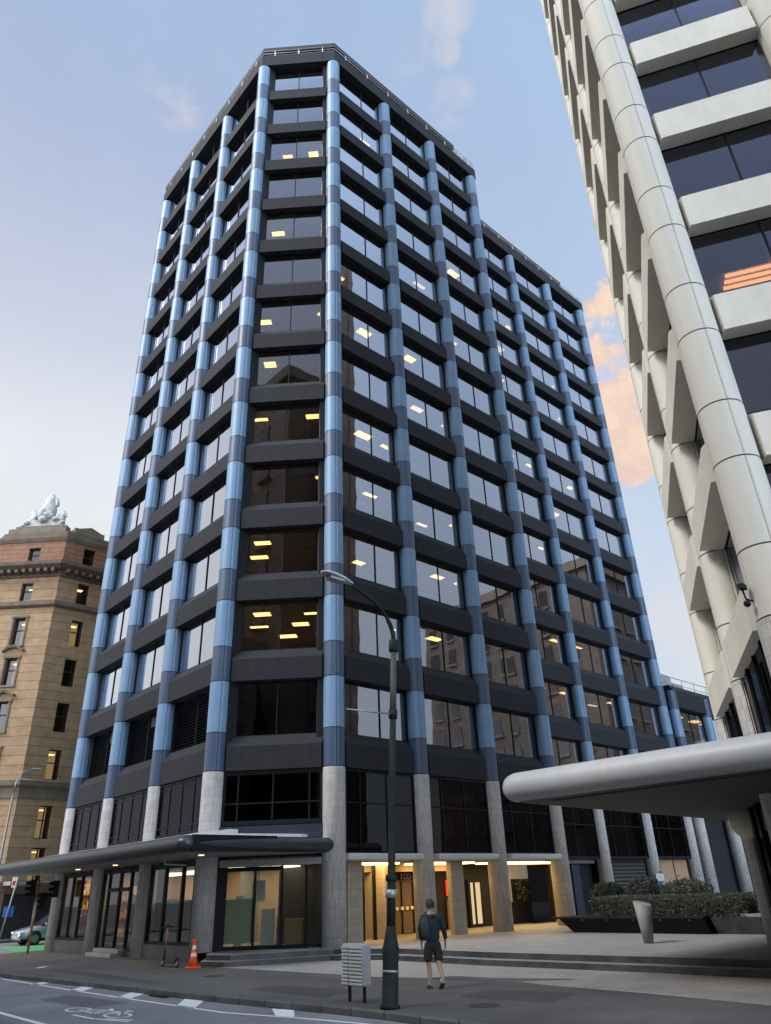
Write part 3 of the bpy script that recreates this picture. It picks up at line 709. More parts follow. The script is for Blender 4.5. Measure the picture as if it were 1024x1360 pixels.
for i in range(2): MB().box(i * RS - (.1 if i == 0 else .42), i * RS + .42, -.6, -.16, ZP, RTOP, T=TRL).build('pier', 'conc', right)
for i in range(1, 4): MB().box(i * S3 - .42, i * S3 + .42, -.6, -.16, ZP, RTOP, T=TRF).build('pier', 'conc', right)
A = Q0 + QU * .33 + QV * .33; Bq = A + QU * (2 * RS - .4); Cq = Bq + QV * (3 * S3 - .3); Dq = A + QV * (3 * S3 - .3)
fp = [tuple(A), tuple(Dq), tuple(Cq), tuple(Bq)]
for k in range(0, 16):
    z = RZ + k * H + (.1 if k < 15 else 0); MB().poly(fp, z, z + .9, 1, 1, 0).build('floor_slab', ['ceil', 'floorin'], right)
A2 = A + QU * 5 + QV * 5; MB().poly([tuple(A2), tuple(A2 + QV * 7), tuple(A2 + QU * 3 + QV * 7), tuple(A2 + QU * 3)], ZP, RTOP).build('core', 'core', right)
MB().poly([tuple(Bq - QV * .4), tuple(Cq), tuple(Cq + QU * .3), tuple(Bq + QU * .3 - QV * .4)], ZP, RTOP + .8).poly([tuple(Dq), tuple(Dq + QV * .3), tuple(Cq + QV * .3), tuple(Cq)], ZP, RTOP + .8).build('rear_wall', 'conc', right)
MB().box(-.6, 2 * RS + .6, -.3, .5, RTOP, RTOP + 1.2, T=TRL).box(-.5, 3 * S3, -.3, .5, RTOP + .002, RTOP + 1.202, T=TRF).build('roof_beam', 'conc', right)
LO = .26
for i in range(2):      # below: tall dark glazing under the lowest spandrel
    T = shift(TRL, i * RS); g = MB(); g.v += [T(.35, LO, -5.9), T(RS - .35, LO, -5.9), T(RS - .35, LO, RZ - .02), T(.35, LO, RZ - .02)]; g.face([0, 1, 2, 3]); w = g.build('window', 'dglass', right)
    f = MB(); [f.box(v - .05, v + .05, LO - .03, LO + .05, -5.9, RZ - .02, T=T) for v in (1.4, 2.6, 3.8)]; f.box(.35, RS - .35, LO - .02, LO + .06, -2.6, -2.45, T=T); f.box(.35, .42, -.3, LO + .04, -5.9, RZ - .02, T=T); f.box(RS - .42, RS - .35, -.3, LO + .04, -5.9, RZ - .02, T=T); f.build('frame', 'black', w)
    MB().box(.3, RS - .3, -.5, .1, ZP, ZP + .35, T=T).build('plinth', 'tread', right)
for i in range(3):
    T = shift(TRF, i * S3); g = MB(); g.v += [T(.35, LO, -5.9), T(S3 - .35, LO, -5.9), T(S3 - .35, LO, RZ - .02), T(.35, LO, RZ - .02)]; g.face([0, 1, 2, 3]); w = g.build('window', 'dglass', right)
    f = MB(); [f.box(v - .05, v + .05, LO - .03, LO + .05, -5.9, RZ - .02, T=T) for v in (1.4, 2.9)]; f.box(.35, S3 - .35, LO - .02, LO + .06, -2.6, -2.45, T=T); f.build('frame', 'black', w)
MB().poly(fp, -.1, .1).build('floor_slab', 'ceil', right)
for (T, s, o, k) in ((TRL, 2 * RS - 2.0, -1.3, -1), (TRL, 2 * RS - 3.0, -2.6, -1), (TRL, RS - 2.0, -1.6, -1)):
    MB().box(s, s + 1.1, o, o + .6, -.16, -.102, T=T).build('ceiling_light', 'lamp_on', right)
for s in (2.3, 2.75, 3.2):
    pass
for (o, s0, s1) in ((-2.0, 1.6, 4.3), (-2.25, 1.6, 4.3), (-2.5, 1.6, 4.3)):
    z = RZ + 3 * H + .1; MB().box(s0, s1, o - .035, o + .035, z - .10, z - .02, T=TRF).build('ceiling_light', emis('orange_tube_glow', (1, .50, .15), 7), right)
RB = [Q0 + QU * a_ + QV * b_ for a_, b_ in ((2 * RS + .1, 2.6), (2 * RS + 5.9, 2.6), (2 * RS + 5.9, 13.2), (2 * RS + .1, 13.2))]
MB().poly([tuple(p) for p in RB][::-1], ZP, 46).build('rear_block', 'greyblock', right)
# capital under the canopy on the far column
q2 = Q0 + QU * RS * 2
MB().lathe([(RR + .02, -3.35, 0), (RR + .30, -3.05, 0), (RR + .36, -2.56, 0)], tuple(q2), 8).build('capital', 'conc', right)
cam_ = thing('security_camera', (Q0.x - .2, Q0.y + .3, .45), 'small dark camera on a bracket on the corner column of the pale building', 'camera')
cm = TRL(2 * RS + .15, .5, 0)
WORLDPOS[cam_.name] = Vector((cm[0], cm[1], .6)); cam_.location = (cm[0], cm[1], .6)
MB().tube([(cm[0] + .1, cm[1] - .05, .5), (cm[0] - .12, cm[1] + .05, .55), (cm[0] - .14, cm[1] + .06, .75)], .02, 6).build('bracket', 'black', cam_)
MB().box(cm[0] - .22, cm[0] - .02, cm[1] + .0, cm[1] + .12, .75, .86).build('camera_body', 'black', cam_, bevel=.01)
MB().ball((cm[0] - .12, cm[1] + .05, .45), .07).build('dome', 'black', cam_)

# ------------------------------------------------------------------ canopies with rounded edges
def bullnose(poly, r, zc, top, bot, edge, name, parent, cr=.3, segs=10, flat=1.0):
    """rounded-edge slab; poly counter-clockwise"""
    n = len(poly); loop = []
    for i in range(n):
        p0, p1, p2 = Vector(poly[i - 1]), Vector(poly[i]), Vector(poly[(i + 1) % n])
        a = (p1 - p0).normalized(); b = (p2 - p1).normalized(); na = Vector((a.y, -a.x)); nb = Vector((b.y, -b.x))
        if a.cross(b) > .05:
            t = math.acos(max(-1, min(1, na.dot(nb)))); c = p1 - (na + nb) / (1 + na.dot(nb)) * cr
            for j in range(7):
                f = j / 6; ang = atan2(na.y, na.x) + f * t; d = Vector((cos(ang), sin(ang))); loop.append((c + d * cr, d))
        else: loop.append((p1, ((na + nb) / (1 + na.dot(nb)))))
    m = MB(); K = len(loop)
    for s_ in range(segs + 1):
        th = -pi / 2 + pi * s_ / segs
        for (p, d) in loop: q = p + d * (r * cos(th) * flat); m.v.append((q.x, q.y, zc + r * sin(th)))
    for s_ in range(segs):
        for i in range(K): j = (i + 1) % K; m.face([s_ * K + i, s_ * K + j, (s_ + 1) * K + j, (s_ + 1) * K + i], 2, sm=True)
    m.face(list(range(K))[::-1], 1); m.face([segs * K + i for i in range(K)], 0)
    return m.build(name, [top, bot, edge], parent)
rcan = thing('plaza_canopy', (3, -15, -2.5), 'broad canopy with a rounded silver edge over the plaza at the right', 'canopy')
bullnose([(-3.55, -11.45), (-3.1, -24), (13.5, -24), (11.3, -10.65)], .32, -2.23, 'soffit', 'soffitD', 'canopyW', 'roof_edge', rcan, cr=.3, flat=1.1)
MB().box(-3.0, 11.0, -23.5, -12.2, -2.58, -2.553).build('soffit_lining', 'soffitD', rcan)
lcan = thing('street_canopy', (-5, 8, -2.75), 'long dark metal canopy with rounded edge along the tower shopfronts', 'canopy')
bullnose([(-6.0, .05), (-.45, -.1), (-.2, .2), (-3.0, 2.95), (-3.0, 19.5), (-6.0, 19.5)], .25, -2.75, 'white', 'soffit', 'canopyD', 'roof_edge', lcan, cr=.06, flat=1.25)
MB().box(-5.9, -2.7, -.27, -.18, -2.98, -2.50).build('end_fascia', 'black', lcan)
m = MB()
m.prism([(-5.6, -2.50), (-3.3, -2.12), (-2.9, -2.12), (-2.9, -2.50)], 2.0, 19.0, T=lambda s, o, z: (o, s, z))
for j in range(14): y = 2.8 + j * 1.2; m.prism([(-5.6, -2.46), (-3.3, -2.07), (-3.3, -2.13), (-5.6, -2.50)], y, y + .06, T=lambda s, o, z: (o, s, z))
m.poly([(-4.8, 1.0), (-1.2, .4), (-.6, .6), (-3.0, 3.0), (-3.2, 3.0)], -2.49, -2.36)
m.build('roof_flashing', 'white', lcan)
for y in (1.5, 8.5, 12.4): MB().cyl((-4.6, y), .10, -3.03, -3.0, 16).build('downlight', emis('downlight_glow', (1, .7, .4), 2.0), lcan)
m = MB().tube([(-5.0, 3.4, -3.02), (-5.0, 3.4, -3.2), (-4.2, 3.3, -3.25)], .03, 6).build('bracket', 'white', lcan)

# ------------------------------------------------------------------ corner building on the left
LB = Vector((-.63, 36.35))
stone = thing('corner_stone_building', (3, 42, ZR), 'old brown banded stone building with a red attic behind the street corner at left', 'office building')
TS = frame(LB, (1, 0))                                  # south face, outward -y
CH = 5.7; LBc = LB + Vector((-CH, CH)) / sqrt(2)
TCc = frame(LBc, (1, -1))
TWt = frame(LBc + Vector((0, 16)), (0, -1))
def wall_holes(T, L, z0, z1, holes, m, mat=0, th=.5):
    xs = sorted({0, L, *[h[0] for h in holes], *[h[1] for h in holes]}); zs = sorted({z0, z1, *[h[2] for h in holes if z0 < h[2] < z1], *[h[3] for h in holes if z0 < h[3] < z1]})
    for i in range(len(xs) - 1):
        for j in range(len(zs) - 1):
            cx, cz = (xs[i] + xs[i + 1]) / 2, (zs[j] + zs[j + 1]) / 2
            if any(h[0] < cx < h[1] and h[2] < cz < h[3] for h in holes): continue
            b = len(m.v); m.v += [T(xs[i], 0, zs[j]), T(xs[i + 1], 0, zs[j]), T(xs[i + 1], 0, zs[j + 1]), T(xs[i], 0, zs[j + 1])]; m.face([b, b + 1, b + 2, b + 3], mat)
    for (a, c, d, e) in holes:
        if not (z0 <= d and e <= z1): continue
        for q in (((a, d), (c, d)), ((c, d), (c, e)), ((c, e), (a, e)), ((a, e), (a, d))):
            (p, r), (s_, t) = q; b = len(m.v); m.v += [T(p, 0, r), T(s_, 0, t), T(s_, -th, t), T(p, -th, r)]; m.face([b, b + 1, b + 2, b + 3], mat)
Srows = [(21.32, 23.0, 0), (17.95, 19.75, 0), (14.3, 16.5, 1), (11., 13.2, 0), (7.45, 9.7, 0), (3.95, 6.15, 1), (-.1, 2.15, 1), (-2.9, -.7, 1)]
Crows = [(21.32, 22.75, 0), (17.95, 19.5, 0), (14.2, 16.45, 1), (10.95, 13.1, 1), (7.45, 9.65, 0), (3.95, 6.15, 1), (-.1, 2.15, 0), (-2.9, -.7, 0)]
def rowwin(T, cx, rows, holes, w=.98, lit=None, surround=True):
    for r, (a, b, l) in enumerate(rows):
        holes.append((cx - w / 2, cx + w / 2, a, b))
        g = MB(); g.v += [T(cx - w / 2, -.32, a), T(cx + w / 2, -.32, a), T(cx + w / 2, -.32, b), T(cx - w / 2, -.32, b)]; g.face([0, 1, 2, 3])
        o = g.build('window', 'oldglass', stone)
        f = MB(); f.box(cx - w / 2, cx - w / 2 + .07, -.36, -.25, a, b, T=T).box(cx + w / 2 - .07, cx + w / 2, -.36, -.25, a, b, T=T).box(cx - w / 2, cx + w / 2, -.37, -.24, (a + b) / 2 + .1, (a + b) / 2 + .17, T=T)
        f.box(cx - w / 2, cx + w / 2, -.36, -.25, b - .08, b, T=T).box(cx - w / 2, cx + w / 2, -.36, -.25, a, a + .08, T=T)
        if b < 3: f.box(cx - .04, cx + .04, -.36, -.25, a, b, T=T)
        f.build('frame', 'oldframe', o)
        MB().box(cx - w / 2, cx + w / 2, -1.6, -1.4, a - .1, b + .2, T=T).build('room_back', 'windark' if not l else 'winlit', o)
        if l or (r % 4 == 1): MB().box(cx - .35, cx + .25, -1.3, -.9, b - .25, b - .2, T=T).build('ceiling_light', 'lamp_on', o)
        if surround and b < 17:
            fr = MB().box(cx - w / 2 - .16, cx - w / 2, -.1, .07, a - .1, b, T=T).box(cx + w / 2, cx + w / 2 + .16, -.1, .07, a - .1, b, T=T).box(cx - w / 2 - .22, cx + w / 2 + .22, -.1, .12, b, b + .17, T=T).box(cx - w / 2 - .2, cx + w / 2 + .2, -.1, .14, a - .2, a - .05, T=T)
            fr.build('surround', 'trim', o)
hs, hc, hw = [], [], []
for i in range(4): rowwin(TS, 2.13 + i * 3.6, Srows, hs, surround=False)
rowwin(TCc, CH - 2.6, Crows, hc)
rowwin(TWt, 14.3, Crows, hw, surround=False); rowwin(TWt, 10.8, Crows, hw, surround=False)
# pediments over two chamfer windows
for zz, arch in ((13.55, 1), (10.0, 0)):
    m = MB(); n = 8; cx = CH - 2.6; pts = []
    for j in range(n + 1): t = j / n; pts.append((cx - .85 + 1.7 * t, zz + (sin(pi * t) * .38 if arch else (.36 * (1 - abs(2 * t - 1))))))
    for (a, b) in zip(pts[:-1], pts[1:]): 
        q = len(m.v); 
        for (x, z) in (a, b):
            for (o, dz) in ((0, 0), (.22, 0), (.28, .16), (0, .2)): m.v.append(TCc(x, o, z + dz))
        for k in range(4): kk = (k + 1) % 4; m.face([q + k, q + kk, q + 4 + kk, q + 4 + k])
    m.build('pediment', 'trim', stone)
for (nm, z0, z1, mat) in (('wall', ZR, 2.6, 'sand'), ('wall', 3.9, 17.3, 'sand'), ('wall', 17.9, 20.0, 'sand'), ('attic_wall', 21.1, 23.5, 'sandred')):
    m = MB(); wall_holes(TS, 16, z0, z1, hs, m); wall_holes(TCc, CH, z0, z1, hc, m); wall_holes(TWt, 16, z0, z1, hw, m)
    m.build(nm, mat, stone, origin=(LB.x, LB.y, 0))
def band(prof, mat, nm, ext=0):
    """a moulding that turns the chamfer corners; prof (o, z)"""
    m = MB(); path = [LBc + Vector((0, 16)), LBc, LB, LB + Vector((16, 0))]; n = len(prof); K = len(path)
    for i, p in enumerate(path):
        a = (path[i] - path[i - 1]).normalized() if i else (path[1] - path[0]).normalized(); b = (path[i + 1] - path[i]).normalized() if i < K - 1 else a
        na = Vector((a.y, -a.x)); nb = Vector((b.y, -b.x)); mi = (na + nb) / (1 + na.dot(nb))
        for (o, z) in prof: q = p + mi * o; m.v.append((q.x, q.y, z))
    for i in range(K - 1):
        for k in range(n): kk = (k + 1) % n; m.face([i * n + k, i * n + kk, (i + 1) * n + kk, (i + 1) * n + k])
    return m.build(nm, mat, stone)
band([(-.4, 2.6), (.1, 2.6), (.12, 3.3), (.35, 3.45), (.4, 3.8), (.2, 3.9), (-.4, 3.9)], 'trim', 'string_course')
band([(-.4, 17.3), (.1, 17.3), (.3, 17.45), (.3, 17.8), (.1, 17.9), (-.4, 17.9)], 'cornice', 'string_course')
band([(-.4, 20.0), (.15, 20.0), (.2, 20.45), (.55, 20.55), (.95, 20.8), (1.0, 21.1), (.7, 21.2), (-.4, 21.2)], 'cornice', 'cornice')
band([(-.4, 23.3), (.06, 23.3), (.2, 23.6), (.22, 23.8), (-.4, 23.9)], 'trim', 'attic_cornice')
band([(-.6, 23.8), (-.1, 23.8), (-.1, 24.3), (-.6, 24.35)], 'cornice', 'parapet')
m = MB()
for T, L in ((TS, 16), (TCc, CH), (TWt, 16)):
    s = .3
    while s < L: m.box(s, s + .26, .1, .78, 20.22, 20.52, T=T); s += .62
m.build('dentil_row', 'cornice', stone)
m = MB(); m.box(.3, CH - .3, -2.2, -.12, 23.85, 24.75, T=TCc).box(.8, CH - .7, -2.0, -.3, 24.75, 25.05, T=TCc); m.box(.6, 3.2, -1.5, -.15, 24.3, 24.8, T=TS).prism([(.9, 24.8), (2.0, 25.2), (3.0, 24.8)], .2, 1.3, T=lambda s, o, z: TS(o, -s, z))
m.build('parapet_block', 'trim', stone)
MB().poly([tuple(LBc + Vector((0, 16))), tuple(LBc + Vector((.6, .2))), tuple(LB + Vector((.2, .6))), tuple(LB + Vector((16, .5))), (15.3, 56)], 23.4, 23.7).build('roof', 'cornice', stone)
MB().box(15.3, 15.6, 36.4, 56, ZR, 24).box(LBc.x, 15.6, 55.9, 56.2, ZR, 24).build('rear_wall', 'sand', stone)
# shop opening and veranda at street level
MB().box(.3, 5.5, -.3, .06, ZR, -3.6, T=TS).build('shop_opening', 'windark', stone)
MB().box(.1, 15, .0, 1.6, -3.1, -2.85, T=TS).box(.1, CH, 0, 1.6, -3.102, -2.848, T=TCc).build('veranda', 'soffit', stone)

def skinmesh(name, verts, edges, radii, mat, parent, loc, rotz=0, sub=2, scale=1.):
    me = bpy.data.meshes.new(name); me.from_pydata([tuple(Vector(v) * scale) for v in verts], edges, [])
    o = bpy.data.objects.new(name, me); COL.objects.link(o); me.materials.append(M[mat])
    if parent is None: o.location = loc; WORLDPOS[o.name] = Vector(loc)
    else: o.parent = parent; o.location = loc
    o.rotation_euler = (0, 0, rotz)
    md = o.modifiers.new('skin', 'SKIN'); md.use_smooth_shade = True
    sv = me.skin_vertices[0].data if me.skin_vertices else None
    if sv is None:
        raise RuntimeError('no skin layer')
    for i, r in enumerate(radii):
        r = r if isinstance(r, tuple) else (r, r); sv[i].radius = (r[0] * scale, r[1] * scale); sv[i].use_root = (i == 0)
    s = o.modifiers.new('sub', 'SUBSURF'); s.levels = sub; s.render_levels = sub
    return o
# rooftop sculpture: one seated figure between two reclining ones
scl = Vector(TCc(CH - 2.65, -1.0, 25.05))
grp = thing('rooftop_sculpture', tuple(scl), 'pale stone sculpture group of three figures crowning the brown corner building', 'sculpture')
sx = Vector((1, -1, 0)).normalized()
def S(u, o, z): return (scl.x + sx.x * u - .7071 * o, scl.y + sx.y * u - .7071 * o, scl.z + z)
m = MB(); pts = [(-2.2, 0), (2.2, 0), (1.9, .25), (1.25, .65), (.85, 1.1), (.4, 1.55), (-.4, 1.55), (-.9, 1.05), (-1.2, .75), (-1.9, .3)]
b = 0
for o in (-.5, .45):
    for (u, z) in pts: m.v.append(S(u, o, z))
n = len(pts)
for i in range(n): j = (i + 1) % n; m.face([i, j, n + j, n + i])
m.face(list(range(n))[::-1]); m.face([n + i for i in range(n)]); m.build('rock_base', 'statue', grp, bevel=.12)
def figure(u0, z0, lean, sc, name='figure'):
    V = [(0, 0, .0), (0, 0, .45), (0, .0, .9), (0, 0, 1.15), (0, 0, 1.38), (.42, .1, .75), (.55, .28, .35), (-.42, .1, .75), (-.5, .28, .35), (.3, .5, -.1), (.35, .5, -.7), (-.3, .5, -.1), (-.35, .5, -.7), (.3, .0, .95), (-.3, .0, .95)]
    Rk = 1.25; E = [(0, 1), (1, 2), (2, 3), (3, 4), (2, 13), (13, 5), (5, 6), (2, 14), (14, 7), (7, 8), (0, 9), (9, 10), (0, 11), (11, 12)]
    Rr = [.42, .32, .28, .12, .17, .12, .1, .12, .1, .26, .24, .26, .24, .15, .15]
    Vw = []
    for (x, y, z) in V:
        xx = x + lean * z * .6; Vw.append(tuple(Vector(S(u0 + xx * sc, y * sc * .6, z0 + z * sc)) - scl))
    return skinmesh(name, Vw, E, [r * sc * Rk for r in Rr], 'statue', grp, (0, 0, 0), sub=1)
figure(.05, 1.6, 0, 1.4); figure(-1.15, .85, -.25, .8); figure(1.3, .75, .15, .72)
m = MB()
for (u, z, r) in ((-1.5, .45, .3), (-.7, 1.0, .32), (.6, 1.05, .3), (1.0, .7, .3), (-.3, 1.4, .3), (.2, 1.2, .36), (1.7, .35, .22), (-.1, .7, .45), (-1.9, .2, .2)): m.ball(S(u, .45, z), (r, r, r * .8))
m.build('drapery', 'statue', grp)

# ------------------------------------------------------------------ ground
def struct(o, kind='structure'): o['kind'] = kind; return o
struct(MB().box(-600, 600, -600, 600, ZR - .5, ZR - .02).build('ground', 'far'))
KERB = [(-8.2, -70), (-7.9, -24), (-7.55, -13.2), (-7.5, -11), (-7.6, -9.6), (-7.98, -6.2), (-8.1, -4.7), (-8.4, .6), (-8.9, 6.5), (-9.0, 11), (-8.5, 14.4), (-7.3, 16.9), (-5.6, 18.3), (-3.8, 18.75), (60, 18.9)]
MB_road = MB(); MB_road.v += [(-26, -80, ZR), (-7, -80, ZR), (-7, 17, ZR), (60, 17, ZR), (60, 33, ZR), (-26, 80, ZR), (-12, 80, ZR), (-12, 33, ZR)]
b = MB(); b.v += [(-20.5, -80, ZR), (-7, -80, ZR), (-7, 90, ZR), (-20.5, 90, ZR)]; b.face([0, 1, 2, 3]); struct(b.build('road', 'road'))
b = MB(); b.v += [(-7, 17, ZR + .0), (70, 17, ZR), (70, 33.2, ZR), (-7, 33.2, ZR)]; b.face([0, 1, 2, 3]); struct(b.build('side_road', 'road'))
# footpath sheet and kerb
fp2 = KERB + [(60, 17.2), (-2, 17.2), (-2, -70)]
def strip_in(pts, d):   # move polyline towards the building side
    out = []
    for i, p in enumerate(pts):
        a = Vector(pts[max(i - 1, 0)]); c = Vector(pts[min(i + 1, len(pts) - 1)]); t = (c - a).normalized(); out.append(tuple(Vector(p) + Vector((t.y, -t.x)) * d))
    return out
ki = strip_in(KERB, .16)
def sheet(pts, z, name, mat, drop=.11):
    m = MB().poly(pts, z - drop, z); return struct(m.build(name, mat))
m = MB(); m.poly(list(reversed(ki + [(60, YL + .2), (-2.9, YL + .2), (-2.9, 1.0), (2, -1), (2, -70)])), ZS - .118, ZS); o = struct(m.build('footpath', 'walk'))
m = MB(); n = len(KERB)
for (p, q) in zip(KERB, ki): m.v += [(p[0], p[1], ZR - .01), (p[0], p[1], ZS - .012), (p[0] * .9 + q[0] * .1, p[1] * .9 + q[1] * .1, ZS + .003), (q[0], q[1], ZS + .003), (q[0], q[1], ZR - .01)]
for i in range(n - 1):
    for k in range(4): m.face([i * 5 + k, i * 5 + k + 1, (i + 1) * 5 + k + 1, (i + 1) * 5 + k])
struct(m.build('kerb', 'kerb'))
m = MB().box(-23.5, -20.4, -80, 33, ZR - .1, ZS).box(-26, 60, 33.2, 36.4, ZR - .1, ZS).box(-6.5, -3, 36.3, 80, ZR - .1, ZS - .002); struct(m.build('far_footpath', 'walk'))
# pale paving band
pv = [(-4.2, .75), (-4.05, .45), (-3.64, -4.5), (-3.5, -6.3), (-3.1, -7.6), (-2.9, -9.0), (-2.6, -10.3), (-2.8, -11.2), (-2.95, -13.8), (-3.3, -16.4), (-3.4, -45), (.4, -45), (.4, -2), (-.9, -.9)]
m = MB(); m.v += [(p[0], p[1], ZS + .005) for p in pv]; m.face(list(range(len(pv)))); struct(m.build('paving', 'paver'))
m = MB(); m.v += [(x, y, ZS + .009) for x, y in [(-3.1, -7.7), (-2.9, -9.0), (-2.55, -10.2), (-1.6, -11.2), (-1.55, -11.0), (-2.3, -9.2), (-2.4, -8.0)]]; m.face(list(range(7))); struct(m.build('dark_paving_wedge', 'walk'))
# plaza with two steps
edge = [(-4.3, 1.6), (-4.0, .55), (-.9, -.95), (.05, -2.6), (.0, -7), (.35, -11.8), (.62, -15), (1.2, -45)]
def off(d): return [tuple(Vector(p) + Vector((.8, .6)) * d if i < 3 else Vector(p) + Vector((1, 0)) * d) for i, p in enumerate(edge)]
back = [(60, -45), (60, YL - .1), (-2.85, YL - .1), (-2.85, 3.5)]
# south of y=17 the plaza fills everything up to the left plinth line
m = MB().poly((off(0) + back)[::-1], ZS - .1, ZS + .15, 0, 1); struct(m.build('lower_step', ['step', 'tread']))
m = MB().poly((off(.45) + back)[::-1], ZS + .14, ZP, 0, 1); struct(m.build('plaza', ['step', 'paver']))
# road markings
def quad(pts, z=ZR + .004):
    b = len(mk.v); mk.v += [(p[0], p[1], z) for p in pts]; mk.face(list(range(b, b + len(pts))))
mk = MB()
def stripe(pts, w):
    for a, c in zip(pts[:-1], pts[1:]):
        a = Vector(a); c = Vector(c); t = (c - a).normalized(); nn = Vector((-t.y, t.x)) * w / 2; quad([a - nn, c - nn, c + nn, a + nn])
stripe([(-8.2, 30), (-9.2, 15), (-9.0, 6.4), (-8.98, 3.6), (-8.98, 0), (-8.9, -3), (-8.76, -7.5), (-8.3, -9.4), (-8.0, -11.1), (-8.0, -40)], .10)
stripe([(-11.72, 30), (-11.72, -40)], .13)
struct(mk.build('lane_line', 'paint'))
mk = MB()
for q in ([(-9.1, 3.05), (-8.45, 3.6), (-8.3, 3.1), (-9.05, 2.55)], [(-9.03, .1), (-8.2, 1.1), (-8.05, .5), (-8.95, -.5)], [(-8.92, -2.7), (-8.0, -1.75), (-7.85, -2.35), (-8.88, -3.3)],
          [(-8.84, -5.6), (-7.95, -4.4), (-7.82, -5.1), (-8.8, -6.35)], [(-8.4, -8.85), (-7.85, -7.9), (-7.72, -8.5), (-8.3, -9.35)], [(-9.1, 6.3), (-8.8, 7.2), (-8.75, 6.6), (-9.05, 5.8)]): quad(q)
struct(mk.build('buffer_marking', 'paint'))
mk = MB()   # bicycle symbol, travelling along -y
def bp(u, v): return (-9.62 - v * 1.05, -3.9 - u * 2.3 * 1.0)      # u along the lane, v across
def arc(cu, cv, ru, rv, a0=0, a1=360, w=.07, n=18):
    P = [bp(cu + ru * cos(radians(a0 + (a1 - a0) * i / n)), cv + rv * sin(radians(a0 + (a1 - a0) * i / n))) for i in range(n + 1)]; stripe(P, w)
arc(.10, .78, .17, .22); arc(.83, .62, .17, .22)
stripe([bp(.12, .78), bp(.40, .45), bp(.70, .38), bp(.83, .62)], .07); stripe([bp(.40, .45), bp(.48, .80), bp(.70, .38)], .07); stripe([bp(.12, .78), bp(.48, .80)], .07)
stripe([bp(.33, .28), bp(.46, .40)], .09); stripe([bp(.66, .22), bp(.72, .42)], .07); stripe([bp(.60, .2), bp(.72, .2)], .07)
stripe([bp(.85, 1.1), bp(1.3, .85)], .08); stripe([bp(.95, .95), bp(1.25, .72)], .08); stripe([bp(.4, 1.15), bp(.85, 1.12)], .08)
struct(mk.build('bicycle_marking', 'paint'))
mk = MB(); quad([(-4.1, 18.95), (-2.9, 27.0), (40, 27), (40, 19.2)]); struct(mk.build('cycle_lane', 'green'))
mk = MB(); stripe([(-8, 27.2), (-2.5, 27.2)], .15); stripe([(-2.5, 27.2), (40, 27.2)], .12); struct(mk.build('lane_line', 'paint'))
mk = MB(); z_ = ZS + .004; quad([(-7.5, 7.5), (-7.0, 7.9), (-6.9, 7.75), (-7.4, 7.35)], z_); struct(mk.build('pavement_mark', 'paint'))
M['patch'] = asphalt('newer_asphalt', (.12, .117, .12)); M['patch2'] = asphalt('newer_footpath_asphalt', (.058, .056, .055))
mk = MB(); quad([(-10.3, -1.2), (-9.4, -1.0), (-9.2, -4.0), (-10.2, -4.2)], ZR + .002); quad([(-12.9, 5), (-12.1, 5), (-12.0, -12), (-12.8, -12)], ZR + .002); struct(mk.build('road_patch', 'patch'))
mk = MB(); quad([(-6.9, -5.5), (-5.9, -5.3), (-5.7, -8.1), (-6.8, -8.3)], ZS + .003); quad([(-7.7, -2.0), (-7.2, -2.0), (-7.0, 6.0), (-7.6, 6.2)], ZS + .003); quad([(-5.2, -10.8), (-3.9, -10.5), (-3.6, -12.6), (-5.0, -12.9)], ZS + .003); struct(mk.build('footpath_patch', 'patch2'))
for (x_, y_) in ((-5.6, -1.6), (-5.9, -12.1)): struct(MB().cyl((x_, y_), .3, ZS + .001, ZS + .007, 28).build('access_cover', 'kerb'))
# kerb drain
MB().box(-8.35, -8.12, -4.0, -3.2, ZR + .002, ZR + .02).build('drain_grate', 'black')['kind'] = 'structure'

# ------------------------------------------------------------------ street furniture
# near lamp post
post = thing('street_lamp', (-7.15, -10.83, ZS), 'tall dark green street lamp with curved arm at the kerb in front of the tower', 'street lamp')
L0 = Vector((-7.15, -10.83, ZS)); lean = Vector((.066, 0, 1))
def LP(z): return tuple(L0 + lean * (z - ZS))
MB().tube([LP(ZS), LP(ZS + .06), LP(ZS + .08), LP(-5.5), LP(-5.35), LP(-5.28), LP(-5.1), LP(-4.95)], [.19, .19, .158, .155, .168, .155, .115, .092], 20).build('base', 'dgreen', post)
MB().tube([LP(-4.95), LP(-4.1), LP(-4.08), LP(-2.2), LP(-.75)], [.09, .085, .078, .074, .07], 16).build('pole', 'dgreen', post)
MB().tube([LP(-.75), LP(-.2), LP(.85)], [.078, .074, .07], 16).build('upper_pole', 'rust', post)
MB().tube([LP(.72), LP(.74), LP(1.0), LP(1.02)], [.09, .115, .115, .08], 16).build('collar', 'dgreen', post)
MB().tube([LP(-4.15), LP(-4.13), LP(-4.05), LP(-4.03)], [.1, .12, .12, .1], 16).build('collar', 'dgreen', post)
MB().tube([LP(-.85), LP(-.65)], [.1, .1], 16).build('collar', 'dgreen', post)
MB().tube([LP(-4.45), LP(-4.30)], [.12, .12], 16, 0).build('reflective_tape', 'steel', post)
MB().tube([LP(-5.72), LP(-5.68)], [.166, .166], 16, 0).build('reflective_tape', 'steel', post)
top = Vector(LP(1.0))
arm = []
for i in range(13):
    t = i / 12; a = t * radians(62); arm.append((top.x - 1.30 * (1 - cos(a)) * 1.05, top.y, top.z + .0 + 1.05 * sin(a)))
end = Vector(arm[-1]); arm += [(end.x - .36, end.y, end.z + .13), (end.x - .55, end.y, end.z + .19)]
MB().tube(arm, [.055] * 6 + [.04] * (len(arm) - 6), 12).build('arm', 'dgreen', post)
e2 = Vector(arm[-1])
